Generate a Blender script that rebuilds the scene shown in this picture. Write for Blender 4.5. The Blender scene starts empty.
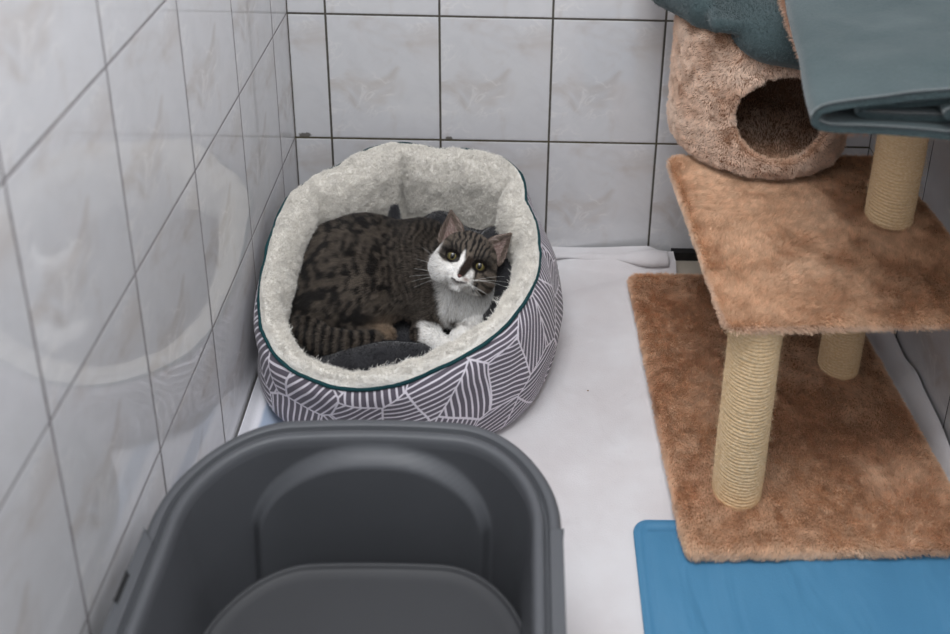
import bpy, math
import numpy as np
from mathutils import Matrix, Vector

SC = bpy.context.scene
COL = SC.collection
rng = np.random.default_rng(7)

# ------------------------------------------------------------------ camera, world, lights, exposure
CAM = np.array([0.4104, -1.5709, 1.2043])
FW = 974.0
RX = np.array([0.9995, -0.0141, 0.0290]); UP = np.array([-0.0223, 0.3472, 0.9375]); FD = np.array([0.0233, 0.9377, -0.3467])
cd = bpy.data.cameras.new('camera'); cam = bpy.data.objects.new('camera', cd); COL.objects.link(cam)
cam.matrix_world = Matrix(((RX[0], UP[0], -FD[0], CAM[0]), (RX[1], UP[1], -FD[1], CAM[1]), (RX[2], UP[2], -FD[2], CAM[2]), (0, 0, 0, 1)))
cd.sensor_width = 36; cd.lens = FW / 950 * 36
cd.shift_x = -69.9 / 950; cd.shift_y = -364.3 / 950
cd.dof.use_dof = True; cd.dof.focus_distance = 1.60; cd.dof.aperture_fstop = 3.6
cd.clip_start = 0.02
SC.camera = cam
SC.view_settings.view_transform = 'Standard'; SC.view_settings.look = 'None'
SC.view_settings.gamma = 1; SC.view_settings.use_curve_mapping = False
SC.view_settings.exposure = -0.05
SC.cycles.use_denoising = True

w = bpy.data.worlds.new('world'); SC.world = w; w.use_nodes = True
w.node_tree.nodes['Background'].inputs[0].default_value = (0.90, 0.94, 1.0, 1)
w.node_tree.nodes['Background'].inputs[1].default_value = 0.34

def area(name, loc, target, sx, sy, power, color):
    l = bpy.data.lights.new(name, 'AREA'); l.shape = 'RECTANGLE'; l.size = sx; l.size_y = sy; l.energy = power; l.color = color
    o = bpy.data.objects.new(name, l); COL.objects.link(o); o.location = loc
    o.rotation_euler = (Vector(target) - Vector(loc)).to_track_quat('-Z', 'Y').to_euler()
    return o
area('ceiling_light', (0.36, -0.95, 1.95), (0.38, -0.6, 0), 0.8, 0.6, 22.5, (0.97, 0.98, 1.0))
area('front_fill_light', (0.40, -2.15, 2.2), (0.35, -0.3, 0.2), 1.0, 0.9, 10, (0.95, 0.97, 1.0))  # fill lamp added high in front to brighten the cat's chest, not a window

# ------------------------------------------------------------------ helpers
def lin(c):
    c = np.asarray(c, float) / 255.0
    return np.where(c <= 0.04045, c / 12.92, ((c + 0.055) / 1.055) ** 2.4)
def rgba(c): return tuple(float(v) for v in lin(c)) + (1.0,)

class NT:
    def __init__(self, name):
        self.m = bpy.data.materials.new(name); self.m.use_nodes = True
        self.t = self.m.node_tree; self.b = self.t.nodes['Principled BSDF']
    def n(self, typ, ins=None, **kw):
        nd = self.t.nodes.new('ShaderNode' + typ)
        for k, v in kw.items(): setattr(nd, k, v)
        for k, v in (ins or {}).items(): self.put(nd.inputs[k], v)
        return nd
    def put(self, sock, v):
        if hasattr(v, 'bl_idname') and hasattr(v, 'outputs'): v = v.outputs[0]
        if hasattr(v, 'is_output'): self.t.links.new(v, sock)
        else: sock.default_value = v
    def math(self, op, a, b=0.0, c=None, clamp=False):
        nd = self.t.nodes.new('ShaderNodeMath'); nd.operation = op; nd.use_clamp = clamp
        self.put(nd.inputs[0], a); self.put(nd.inputs[1], b)
        if c is not None: self.put(nd.inputs[2], c)
        return nd.outputs[0]
    def mix(self, f, a, b):
        nd = self.t.nodes.new('ShaderNodeMix'); nd.data_type = 'RGBA'
        self.put(nd.inputs[0], f); self.put(nd.inputs[6], a); self.put(nd.inputs[7], b)
        return nd.outputs[2]
    def ramp(self, f, lo, hi, smooth=True):
        nd = self.t.nodes.new('ShaderNodeMapRange'); nd.interpolation_type = 'SMOOTHSTEP' if smooth else 'LINEAR'
        self.put(nd.inputs[0], f); self.put(nd.inputs[1], lo); self.put(nd.inputs[2], hi)
        return nd.outputs[0]
    def coord(self, which='Object'): return self.n('TexCoord').outputs[which]
    def noise(self, vec, scale, detail=3.0, rough=0.5, dist=0.0, dim='3D'):
        nd = self.n('TexNoise', {'Scale': scale, 'Detail': detail, 'Roughness': rough, 'Distortion': dist}, noise_dimensions=dim)
        if vec is not None: self.put(nd.inputs['Vector'], vec)
        return nd
    def xyz(self, v):
        nd = self.n('SeparateXYZ'); self.put(nd.inputs[0], v); return nd.outputs
    def comb(self, x, y, z=0.0):
        nd = self.n('CombineXYZ'); self.put(nd.inputs[0], x); self.put(nd.inputs[1], y); self.put(nd.inputs[2], z); return nd.outputs[0]
    def bump(self, h, strength, dist):
        nd = self.n('Bump', {'Strength': strength, 'Distance': dist}); self.put(nd.inputs['Height'], h)
        self.t.links.new(nd.outputs[0], self.b.inputs['Normal'])
    def set(self, **kw):
        for k, v in kw.items(): self.put(self.b.inputs[k.replace('_', ' ')], v)
        return self.m

def new_mesh(name, v, f, mat, parent=None, smooth=True, uv=None):
    me = bpy.data.meshes.new(name)
    me.from_pydata([tuple(map(float, p)) for p in v], [], [tuple(map(int, q)) for q in f])
    me.update()
    if smooth: me.polygons.foreach_set('use_smooth', [True] * len(me.polygons))
    if uv is not None:
        l = me.uv_layers.new(name='UVMap'); idx = np.zeros(len(me.loops), int); me.loops.foreach_get('vertex_index', idx)
        l.data.foreach_set('uv', np.asarray(uv)[idx].astype(np.float32).ravel())
    if mat is not None: me.materials.append(mat)
    o = bpy.data.objects.new(name, me); COL.objects.link(o)
    if parent is not None:
        o.parent = parent
        if parent.type == 'EMPTY': o.matrix_parent_inverse = parent.matrix_world.inverted()
    return o

def empty(name, loc, label, cat, group=None):
    o = bpy.data.objects.new(name, None); COL.objects.link(o); o.location = loc; o.empty_display_size = 0.05
    o.matrix_world = Matrix.Translation(loc)
    return tag(o, label, cat, group)
def tag(o, label=None, cat=None, group=None, kind=None):
    if label: o['label'] = label
    if cat: o['category'] = cat
    if group: o['group'] = group
    if kind: o['kind'] = kind
    return o

_T = rng.random((64, 64, 64)).astype(np.float32)
def vnoise(p, s):
    q = np.asarray(p, float) * s + 100.0
    i = np.floor(q).astype(int); f = q - i; f = f * f * (3 - 2 * f)
    r = 0
    for dx in (0, 1):
        for dy in (0, 1):
            for dz in (0, 1):
                wgt = (f[..., 0] if dx else 1 - f[..., 0]) * (f[..., 1] if dy else 1 - f[..., 1]) * (f[..., 2] if dz else 1 - f[..., 2])
                r = r + wgt * _T[(i[..., 0] + dx) & 63, (i[..., 1] + dy) & 63, (i[..., 2] + dz) & 63]
    return r
def fbm(p, s, o=3):
    return sum(vnoise(np.asarray(p) + 3.7 * k, s * 2 ** k) * 0.5 ** k for k in range(o)) / sum(0.5 ** k for k in range(o))
def vecnoise(p, s): return np.stack([vnoise(np.asarray(p) + np.array([11.3 * k, 5.1 * k, 2.9]), s) - 0.5 for k in (1, 2, 3)], -1) * 2
def unit(v): return v / np.maximum(np.linalg.norm(v, axis=-1, keepdims=True), 1e-9)
def sstep(a, b, x):
    t = np.clip((x - a) / (b - a), 0, 1); return t * t * (3 - 2 * t)

# signed distance pieces
def smin(a, b, k):
    h = np.clip(0.5 + 0.5 * (b - a) / k, 0, 1); return b * (1 - h) + a * h - k * h * (1 - h)
def sell(p, c, r, A=None):
    q = p - np.asarray(c)
    if A is not None: q = q @ np.asarray(A).T
    r = np.asarray(r, float); k0 = np.linalg.norm(q / r, axis=-1); k1 = np.linalg.norm(q / (r * r), axis=-1)
    return k0 * (k0 - 1) / np.maximum(k1, 1e-9)
def scap(p, a, b, ra, rb):
    a = np.asarray(a, float); b = np.asarray(b, float); ab = b - a
    t = np.clip(((p - a) @ ab) / (ab @ ab), 0, 1)
    return np.linalg.norm(p - a - t[..., None] * ab, axis=-1) - (ra + (rb - ra) * t)
def sbox(p, c, h, r):
    q = np.abs(p - np.asarray(c)) - (np.asarray(h) - r)
    return np.linalg.norm(np.maximum(q, 0), axis=-1) + np.minimum(q.max(-1), 0) - r

def surfnet(f, lo, hi, h):
    lo = np.asarray(lo, float); hi = np.asarray(hi, float)
    n = np.ceil((hi - lo) / h).astype(int) + 1
    ax = [lo[k] + h * np.arange(n[k]) for k in range(3)]
    P = np.stack(np.meshgrid(*ax, indexing='ij'), -1)
    D = np.empty(n)
    for i in range(n[0]): D[i] = f(P[i])
    S = D < 0
    acc = np.zeros(tuple(n - 1) + (3,)); cnt = np.zeros(tuple(n - 1))
    sl = lambda a, o: tuple(slice(o_, s_ - 1 + o_) for o_, s_ in zip(o, n))
    for a in range(3):
        o1, o2 = [k for k in range(3) if k != a]
        for u in (0, 1):
            for v in (0, 1):
                off = [0, 0, 0]; off[o1] = u; off[o2] = v
                off2 = list(off); off2[a] = 1
                d0, d1 = D[sl(0, off)], D[sl(0, off2)]
                m = (d0 < 0) != (d1 < 0)
                t = np.where(m, d0 / np.where(m, d0 - d1, 1), 0)
                q = np.zeros(d0.shape + (3,)); q[..., o1] = u; q[..., o2] = v; q[..., a] = t
                acc += q * m[..., None]; cnt += m
    act = cnt > 0
    idx = -np.ones(act.shape, int); idx[act] = np.arange(act.sum())
    ij = np.argwhere(act)
    V = lo + h * (ij + acc[act] / cnt[act][:, None])
    F = []
    for a in range(3):
        o1, o2 = (a + 1) % 3, (a + 2) % 3
        s0 = [slice(None)] * 3; s1 = [slice(None)] * 3
        s0[a] = slice(0, -1); s1[a] = slice(1, None)
        ch = S[tuple(s0)] != S[tuple(s1)]
        ins = S[tuple(s0)]
        e = np.argwhere(ch)
        e = e[(e[:, o1] > 0) & (e[:, o2] > 0) & (e[:, o1] < n[o1] - 1) & (e[:, o2] < n[o2] - 1)]
        A = e.copy(); B = e.copy(); C_ = e.copy(); D_ = e.copy()
        B[:, o1] -= 1; C_[:, o1] -= 1; C_[:, o2] -= 1; D_[:, o2] -= 1
        q = np.stack([idx[tuple(x.T)] for x in (A, B, C_, D_)], -1)
        fl = ins[tuple(e.T)]
        q[~fl] = q[~fl][:, ::-1]
        F.append(q)
    F = np.concatenate(F)
    return V, F[(F >= 0).all(1)]

def smooth_mesh(V, F, it=2, lam=0.5):
    e = np.concatenate([F[:, [0, 1]], F[:, [1, 2]], F[:, [2, 3]], F[:, [3, 0]]])
    for _ in range(it):
        s = np.zeros_like(V); c = np.zeros(len(V))
        for a, b in ((0, 1), (1, 0)):
            np.add.at(s, e[:, a], V[e[:, b]]); np.add.at(c, e[:, a], 1)
        V = V + lam * (s / c[:, None] - V)
    return V

def colorattr(me, cols, name='col'):
    a = me.attributes.new(name, 'FLOAT_COLOR', 'POINT')
    a.data.foreach_set('color', np.concatenate([cols, np.ones((len(cols), 1))], 1).astype(np.float32).ravel())

def strands(name, src, density, length, radius, mat, parent, comb=None, lift=1.0, jit=0.25, clump=0.0, cfreq=120., colf=None,
            keep=None, lenf=None, segs=3, curl=0.0, tip=0.35, bend=0.5, tint=0.08):
    """real strands grown on the surface of src"""
    me = src.data; me.calc_loop_triangles()
    n = len(me.loop_triangles); tri = np.zeros(n * 3, np.int32); me.loop_triangles.foreach_get('vertices', tri); tri = tri.reshape(-1, 3)
    V = np.zeros(len(me.vertices) * 3); me.vertices.foreach_get('co', V); V = V.reshape(-1, 3)
    N = np.zeros(len(me.vertices) * 3); me.vertices.foreach_get('normal', N); N = N.reshape(-1, 3)
    a, b, c = V[tri[:, 0]], V[tri[:, 1]], V[tri[:, 2]]
    ar = np.linalg.norm(np.cross(b - a, c - a), axis=1) / 2
    tot = int(ar.sum() * density)
    t = rng.choice(n, tot, p=ar / ar.sum())
    u = rng.random(tot); v = rng.random(tot); m = u + v > 1; u[m] = 1 - u[m]; v[m] = 1 - v[m]
    wt = np.stack([1 - u - v, u, v], -1)[..., None]
    P = (V[tri[t]] * wt).sum(1); Nn = unit((N[tri[t]] * wt).sum(1))
    if keep is not None:
        k = keep(P, Nn); k = rng.random(len(P)) < k; P, Nn = P[k], Nn[k]
    tot = len(P)
    L = length * (0.65 + 0.6 * rng.random(tot))
    if lenf is not None: L = L * lenf(P, Nn)
    C = comb(P, Nn) if comb is not None else np.zeros_like(P)
    C = C - (C * Nn).sum(-1, keepdims=True) * Nn
    J = rng.normal(size=(tot, 3)) * jit
    D = unit(Nn * lift + C * (1 - bend) + J)
    K = vecnoise(P, cfreq) * clump
    s = np.linspace(0, 1, segs + 1)
    pts = np.empty((tot, segs + 1, 3))
    ph = rng.random(tot) * 6.28
    X1 = unit(np.cross(D, np.array([0.3, 0.5, 0.81]))); X2 = np.cross(D, X1)
    for i, q in enumerate(s):
        pts[:, i] = P + L[:, None] * (D * q + (C * bend + K) * q * q)
        if curl: pts[:, i] += L[:, None] * curl * q * (X1 * np.cos(ph + 5 * q)[:, None] + X2 * np.sin(ph + 5 * q)[:, None])
    cu = bpy.data.hair_curves.new(name)
    cu.add_curves([segs + 1] * tot)
    cu.attributes['position'].data.foreach_set('vector', pts.astype(np.float32).ravel())
    ra = cu.attributes.get('radius') or cu.attributes.new('radius', 'FLOAT', 'POINT')
    rr = radius * (1 - (1 - tip) * s)[None, :] * (0.7 + 0.6 * rng.random((tot, 1)))
    ra.data.foreach_set('value', rr.astype(np.float32).ravel())
    col = colf(P, Nn) * (1 + tint * rng.normal(size=(tot, 1)))
    ca = cu.attributes.new('col', 'FLOAT_COLOR', 'CURVE')
    ca.data.foreach_set('color', np.concatenate([np.clip(col, 0.002, 1), np.ones((tot, 1))], 1).astype(np.float32).ravel())
    cu.materials.append(mat)
    o = bpy.data.objects.new(name, cu); COL.objects.link(o); o.parent = parent
    o.matrix_parent_inverse = src.matrix_world.inverted() if False else Matrix.Identity(4)
    return o

def grid_faces(nu, nv, closed_u=False):
    f = []
    for i in range(nu if closed_u else nu - 1):
        for j in range(nv - 1):
            a = i * nv + j; b = ((i + 1) % nu) * nv + j
            f.append((a, b, b + 1, a + 1))
    return f

def crom(pts, n):
    """catmull-rom through points, n samples"""
    p = np.asarray(pts, float); p = np.concatenate([[2 * p[0] - p[1]], p, [2 * p[-1] - p[-2]]])
    t = np.linspace(0, len(p) - 3 - 1e-9, n); i = t.astype(int); f = (t - i)[:, None]
    a, b, c, d = p[i], p[i + 1], p[i + 2], p[i + 3]
    return 0.5 * (2 * b + (c - a) * f + (2 * a - 5 * b + 4 * c - d) * f ** 2 + (3 * b - a - 3 * c + d) * f ** 3)

def tube(path, rad, ns=10, closed=False):
    path = np.asarray(path, float); n = len(path)
    T = unit(np.roll(path, -1, 0) - np.roll(path, 1, 0)) if closed else unit(np.gradient(path, axis=0))
    up = np.array([0.0, 0.0, 1.0]) if abs(T[0][2]) < 0.9 else np.array([1.0, 0, 0])
    A = unit(np.cross(T, up)); B = np.cross(T, A)
    a = np.linspace(0, 2 * np.pi, ns, endpoint=False)
    rad = np.broadcast_to(rad, (n,))
    V = path[:, None] + rad[:, None, None] * (np.cos(a)[None, :, None] * A[:, None] + np.sin(a)[None, :, None] * B[:, None])
    F = []
    for i in range(n if closed else n - 1):
        for j in range(ns):
            F.append((i * ns + j, i * ns + (j + 1) % ns, ((i + 1) % n) * ns + (j + 1) % ns, ((i + 1) % n) * ns + j))
    V = V.reshape(-1, 3)
    if not closed:
        V = np.concatenate([V, [path[0]], [path[-1]]]); k = n * ns
        F += [(k, (j + 1) % ns, j) for j in range(ns)] + [(k + 1, (n - 1) * ns + j, (n - 1) * ns + (j + 1) % ns) for j in range(ns)]
    return V, F

# ------------------------------------------------------------------ materials
def tile_mat(name, axis, off, grout, gw, dirt=(), warm=0.62, beige=(184, 172, 162)):
    m = NT(name); c = m.xyz(m.coord('Object'))
    u = m.math('DIVIDE', m.math('SUBTRACT', c[axis], off), 0.2); v = m.math('DIVIDE', c[2], 0.25)
    fu = m.math('FRACT', u); fv = m.math('FRACT', v)
    du = m.math('MULTIPLY', m.math('MINIMUM', fu, m.math('SUBTRACT', 1.0, fu)), 0.2)
    dv = m.math('MULTIPLY', m.math('MINIMUM', fv, m.math('SUBTRACT', 1.0, fv)), 0.25)
    if dirt: du = m.math('MINIMUM', du, m.math('ABSOLUTE', c[axis]))
    wob = m.math('MULTIPLY', m.math('SUBTRACT', m.noise(m.coord('Object'), 90, 2).outputs[0], 0.5), 0.0007)
    d = m.math('ADD', m.math('MINIMUM', du, dv), wob)
    g = m.math('SUBTRACT', 1.0, m.ramp(d, gw * 0.75, gw * 1.15))
    iv = m.comb(m.math('MULTIPLY', fu, 0.2), m.math('MULTIPLY', fv, 0.25), 0.37)
    cell = m.comb(m.math('FLOOR', u), m.math('FLOOR', v), 0.0)
    wn = m.n('TexWhiteNoise', {'Vector': cell}, noise_dimensions='3D').outputs[0]
    blot = m.ramp(m.noise(iv, 12, 3, 0.55, 0.8).outputs[0], 0.46, 0.78)
    wisp = m.noise(iv, 15, 4, 0.6, 1.2).outputs[0]
    ridge = m.math('SUBTRACT', 1.0, m.math('MULTIPLY', m.math('ABSOLUTE', m.math('SUBTRACT', wisp, 0.5)), 11.0), clamp=True)
    ridge = m.math('MULTIPLY', m.math('POWER', ridge, 3.0), m.ramp(m.noise(iv, 9, 1).outputs[0], 0.47, 0.62))
    base = m.mix(m.math('MULTIPLY', blot, warm), rgba((211, 211, 213)), rgba(beige))
    grey = m.ramp(m.noise(iv, 20, 4, 0.6, 0.8).outputs[0], 0.42, 0.8)
    base = m.mix(m.math('MULTIPLY', grey, 0.22), base, rgba((180, 180, 183)))
    base = m.mix(m.math('MULTIPLY', ridge, 0.5), base, rgba((232, 230, 228)))
    base = m.mix(m.math('MULTIPLY', wn, 0.08), base, rgba((165, 165, 168)))
    gn = m.mix(m.noise(m.coord('Object'), 40, 3).outputs[0], rgba(grout), rgba(tuple(x * 0.72 for x in grout)))
    if dirt:
        for (dx, dz, r) in dirt:
            q = m.math('SQRT', m.math('ADD', m.math('POWER', m.math('SUBTRACT', c[axis], dx), 2.0), m.math('POWER', m.math('MULTIPLY', m.math('SUBTRACT', c[2], dz), 1.7), 2.0)))
            q = m.math('ADD', q, m.math('MULTIPLY', m.math('SUBTRACT', m.noise(m.coord('Object'), 160, 3).outputs[0], 0.5), 0.012))
            k = m.math('SUBTRACT', 1.0, m.ramp(q, r * 0.7, r))
            g = m.math('MAXIMUM', g, m.math('MULTIPLY', k, 0.85))
        # greenish film on the lower joint
        film = m.math('SUBTRACT', 1.0, m.ramp(m.math('ABSOLUTE', m.math('SUBTRACT', c[2], 0.25)), 0.002, 0.01))
        gn = m.mix(m.math('MULTIPLY', film, 0.8), gn, rgba((78, 72, 52)))
    m.set(Base_Color=m.mix(g, base, gn), Roughness=m.math('ADD', m.math('MULTIPLY', g, 0.6), 0.055), Specular_IOR_Level=0.5)
    wav = m.noise(m.coord('Object'), 9, 2).outputs[0]
    h = m.math('ADD', m.ramp(d, gw * 0.6, gw * 2.2), m.math('MULTIPLY', wav, 0.15))
    m.bump(h, 0.35, 0.0015)
    return m.m

def fabric(name, c1, c2, scale=260, sheen=0.3, rough=0.9, bump=0.25, blot=6.0):
    m = NT(name); co = m.coord('Object')
    n1 = m.noise(co, scale, 3).outputs[0]; n2 = m.noise(co, blot, 3).outputs[0]
    f = m.math('ADD', m.math('MULTIPLY', n1, 0.5), m.math('MULTIPLY', n2, 0.5))
    m.set(Base_Color=m.mix(m.ramp(f, 0.35, 0.65), rgba(c1), rgba(c2)), Roughness=rough, Sheen_Weight=sheen, Sheen_Roughness=0.5, Specular_IOR_Level=0.15)
    m.bump(n1, bump, 0.0015)
    return m.m

def attr_mat(name, rough=0.6, spec=0.25, sheen=0.0):
    m = NT(name); a = m.n('Attribute', attribute_name='col').outputs['Color']
    m.set(Base_Color=a, Roughness=rough, Specular_IOR_Level=spec, Sheen_Weight=sheen)
    return m.m

M_fur = attr_mat('strand_fur', 0.55, 0.3)
M_plush = attr_mat('strand_plush', 0.5, 0.3)
M_fleece = attr_mat('strand_fleece', 0.8, 0.15)
M_skin = attr_mat('coat', 0.85, 0.1)

def plastic(name, c, rough=0.38, bump=0.05):
    m = NT(name); co = m.coord('Object'); n = m.noise(co, 900, 2).outputs[0]
    m.set(Base_Color=m.mix(m.noise(co, 12, 2).outputs[0], rgba(c), rgba(tuple(x * 0.93 for x in c))), Roughness=rough, Specular_IOR_Level=0.38)
    m.bump(n, bump, 0.0006); return m.m

# ------------------------------------------------------------------ room
W = 1.067
def slab(name, lo, hi, mat):
    x0, y0, z0 = lo; x1, y1, z1 = hi
    v = [(x, y, z) for x in (x0, x1) for y in (y0, y1) for z in (z0, z1)]
    f = [(0, 1, 3, 2), (4, 6, 7, 5), (0, 4, 5, 1), (2, 3, 7, 6), (0, 2, 6, 4), (1, 5, 7, 3)]
    o = new_mesh(name, v, f, mat, smooth=False); return tag(o, kind='structure')
M_back = tile_mat('tile_back', 0, 0.0673, (90, 86, 78), 0.0021, ((0.017, 0.2545, 0.0115), (0.024, 0.257, 0.008), (0.283, 0.2535, 0.0085)))
M_left = tile_mat('tile_left', 1, -0.0971, (128, 121, 122), 0.0015, warm=0.55, beige=(176, 162, 150))
M_right = tile_mat('tile_right', 1, -0.04, (52, 50, 48), 0.0012)
slab('wall_back', (-0.1, 0.0, -0.05), (W + 0.1, 0.1, 2.0), M_back)
slab('wall_left', (-0.1, -2.3, -0.05), (0.0, 0.0, 2.0), M_left)
slab('wall_right', (W, -2.3, -0.05), (W + 0.1, 0.0, 2.0), M_right)
mf = NT('floor_tile'); cf = mf.xyz(mf.coord('Object'))
fx = mf.math('FRACT', mf.math('DIVIDE', mf.math('ADD', cf[0], 0.03), 0.3)); fy = mf.math('FRACT', mf.math('DIVIDE', mf.math('ADD', cf[1], 0.012), 0.3))
fd = mf.math('MINIMUM', mf.math('MINIMUM', fx, mf.math('SUBTRACT', 1.0, fx)), mf.math('MINIMUM', fy, mf.math('SUBTRACT', 1.0, fy)))
mf.set(Base_Color=mf.mix(mf.ramp(fd, 0.008, 0.012), rgba((40, 38, 36)), mf.mix(mf.noise(mf.coord('Object'), 14, 4).outputs[0], rgba((196, 186, 172)), rgba((170, 160, 146)))), Roughness=0.35)
slab('floor', (-0.1, -2.3, -0.06), (W + 0.1, 0.1, 0.0), mf.m)
slab('gap_strip_back', (0.712, -0.014, 0.0), (W, 0.0, 0.018), plastic('dark_joint', (26, 25, 25), 0.6))  # dark strip laid in the gap between back wall and floor

# ------------------------------------------------------------------ cloths on the floor
def cloth_sheet(name, xs, ys, zf, mat, thick=0.0025):
    X, Y = np.meshgrid(xs, ys, indexing='ij'); P = np.stack([X, Y, np.zeros_like(X)], -1)
    P = zf(P); nu, nv = X.shape
    top = P.reshape(-1, 3); bot = top - [0, 0, thick]; n = len(top)
    F = grid_faces(nu, nv); F = [q for q in F] + [tuple(n + i for i in q[::-1]) for q in F]
    def rim(ids):
        for a, b in zip(ids[:-1], ids[1:]): F.append((a, a + n, b + n, b))
    rim([j for j in range(nv)]); rim([i * nv + nv - 1 for i in range(nu)])
    rim([(nu - 1) * nv + j for j in range(nv)][::-1]); rim([i * nv for i in range(nu)][::-1])
    return np.concatenate([top, bot]), F

def white_cloth():
    m = NT('white_cotton'); co = m.coord('Object')
    n1 = m.noise(co, 500, 2).outputs[0]; n2 = m.noise(co, 5, 4, 0.6).outputs[0]
    crumb = m.n('TexVoronoi', {'Vector': co, 'Scale': 21.0, 'Randomness': 1.0})
    k = m.math('MULTIPLY', m.math('LESS_THAN', crumb.outputs['Distance'], 0.032), m.math('LESS_THAN', m.n('SeparateColor', {0: crumb.outputs['Color']}).outputs[0], 0.22))
    m.set(Base_Color=m.mix(k, m.mix(m.ramp(n2, 0.35, 0.7), rgba((222, 220, 222)), rgba((212, 207, 208))), rgba((120, 92, 60))), Roughness=0.92, Sheen_Weight=0.2, Specular_IOR_Level=0.1)
    cr = m.noise(co, 10, 2, 0.45, 0.9).outputs[0]
    m.bump(m.math('ADD', m.math('MULTIPLY', n1, 0.08), m.math('MULTIPLY', cr, 1.0)), 0.7, 0.009)
    return m.m
M_white = white_cloth()
def zsheet(P):
    x, y = P[..., 0], P[..., 1]
    z = 0.0045 + 0.0016 * fbm(P * [1, 1, 0], 9, 3)
    z += 0.0055 * np.maximum(0, vnoise(np.stack([x * 4 + y * 3, y * 14 - x * 6, 0 * x], -1), 1) - 0.62) * (y > -0.62) * 3 * sstep(-0.62, -0.5, y)
    s = sstep(1.03, 1.06, x); z += s * 0.028 * (0.75 + 0.5 * vnoise(np.stack([0 * x, y * 14, 0 * x], -1), 1))   # bunched up against the right wall
    hem = sstep(-0.062, -0.035, y); z += hem * (0.010 + 0.016 * sstep(0.45, 0.64, x) * (1 - sstep(0.66, 0.70, x)) + 0.004 * np.sin(x * 19))
    P[..., 2] = z
    P[..., 1] += 0.006 * np.sin(x * 15 + 1) * sstep(-0.15, 0.0, y)
    return P
me = NT('x'); bpy.data.materials.remove(me.m)
xs = np.linspace(0.15, 1.062, 240); ys = np.linspace(-0.006, -1.9, 420)
V, F = cloth_sheet('s', xs, ys, zsheet, M_white)
nv = len(ys); nn = len(xs) * nv
def keepq(q):
    x, y = V[[i % nn for i in q], 0].mean(), V[[i % nn for i in q], 1].mean()
    return not (0.715 < x < 0.93 and y > -0.085)
F = [q for q in F if keepq([i for i in q])]
sheet = new_mesh('cotton_sheet', V, F, M_white)
tag(sheet, 'white cotton sheet spread over the floor under bed, litter box and cat tree', 'sheet')
# rolled hem of the sheet along the back wall, opening into a loop at its right end
hx = np.linspace(0.44, 0.70, 60)
path = np.stack([hx, -0.036 + 0.006 * np.sin(hx * 26), 0.022 + 0.004 * np.sin(hx * 31)], -1)
def hemprof(t, k):    # flattened c-shaped lip
    a = -0.7 + (3.6 + 1.2 * sstep(0.7, 1, t)) * k
    r = 0.0055 + 0.008 * sstep(0.45, 1.0, t) + 0.0015 * math.sin(t * 17)
    return np.array([0, -math.cos(a) * r * 1.5, math.sin(a) * r])
V = []; ks = np.linspace(0, 1, 14)
for i, c in enumerate(path):
    t = i / (len(path) - 1)
    for k in ks: V.append(c + hemprof(t, k))
hem = new_mesh('hem', V, grid_faces(len(path), 14), M_white, sheet)
sm = hem.modifiers.new('s', 'SOLIDIFY'); sm.thickness = 0.003

# pale blue striped towel under the sheet in the left corner
mt = NT('striped_towel'); ct = mt.xyz(mt.coord('Object'))
ft = mt.math('FRACT', mt.math('DIVIDE', mt.math('ADD', ct[0], mt.math('MULTIPLY', mt.math('SUBTRACT', mt.noise(mt.coord('Object'), 12, 2).outputs[0], 0.5), 0.01)), 0.078))
bl_ = mt.math('MULTIPLY', mt.ramp(ft, 0.42, 0.50), mt.math('SUBTRACT', 1.0, mt.ramp(ft, 0.78, 0.84)))
mt.set(Base_Color=mt.mix(bl_, rgba((226, 226, 232)), rgba((172, 186, 206))), Roughness=0.95, Sheen_Weight=0.3, Specular_IOR_Level=0.1)
mt.bump(mt.noise(mt.coord('Object'), 300, 2).outputs[0], 0.35, 0.002)
def ztowel(P):
    x, y = P[..., 0].copy(), P[..., 1]
    z = 0.010 + 0.003 * fbm(P, 16, 3)
    e = np.exp(-((x - 0.030) / 0.022) ** 2); z += 0.030 * e * (0.8 + 0.4 * vnoise(np.stack([0 * x, y * 9, 0 * x], -1), 1))
    e2 = np.exp(-((x - 0.115 - 0.05 * (y + 0.4)) / 0.012) ** 2); z += 0.007 * e2
    P[..., 2] = z
    return P
V, F = cloth_sheet('t', np.linspace(0.004, 0.175, 70), np.linspace(-0.2, -0.90, 160), ztowel, mt.m, 0.004)
tag(new_mesh('striped_towel', V, F, mt.m), 'pale blue and white striped towel bunched on floor along left wall', 'towel')

# blue cooling mat
mb = NT('blue_nylon'); cb = mb.coord('Object')
fl_ = mb.noise(mb.n('Mapping', {'Vector': cb, 'Rotation': (0, 0, 0.7), 'Scale': (16, 5, 1)}).outputs[0], 1.0, 2, 0.4, 0.8).outputs[0]
mb.set(Base_Color=mb.mix(mb.noise(cb, 7, 3).outputs[0], rgba((70, 126, 164)), rgba((84, 140, 176))), Roughness=0.5, Specular_IOR_Level=0.3)
mb.bump(mb.math('ADD', mb.math('MULTIPLY', mb.noise(cb, 500, 2).outputs[0], 0.03), fl_), 0.9, 0.012)
M_blue = mb.m
def rrect(cx, cy, hx, hy, r, n=10):
    o = []
    for sx, sy, a0 in ((1, 1, 0), (-1, 1, 90), (-1, -1, 180), (1, -1, 270)):
        for k in range(n + 1):
            a = math.radians(a0 + 90 * k / n); o.append((cx + sx * (hx - r) + r * math.cos(a), cy + sy * (hy - r) + r * math.sin(a)))
    return np.array(o)
mx0, mx1, my0, my1 = 0.579, 1.04, -1.20, -0.584
xs = np.linspace(mx0, mx1, 130); ys = np.linspace(my1, my0, 170)
X, Y = np.meshgrid(xs, ys, indexing='ij')
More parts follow.
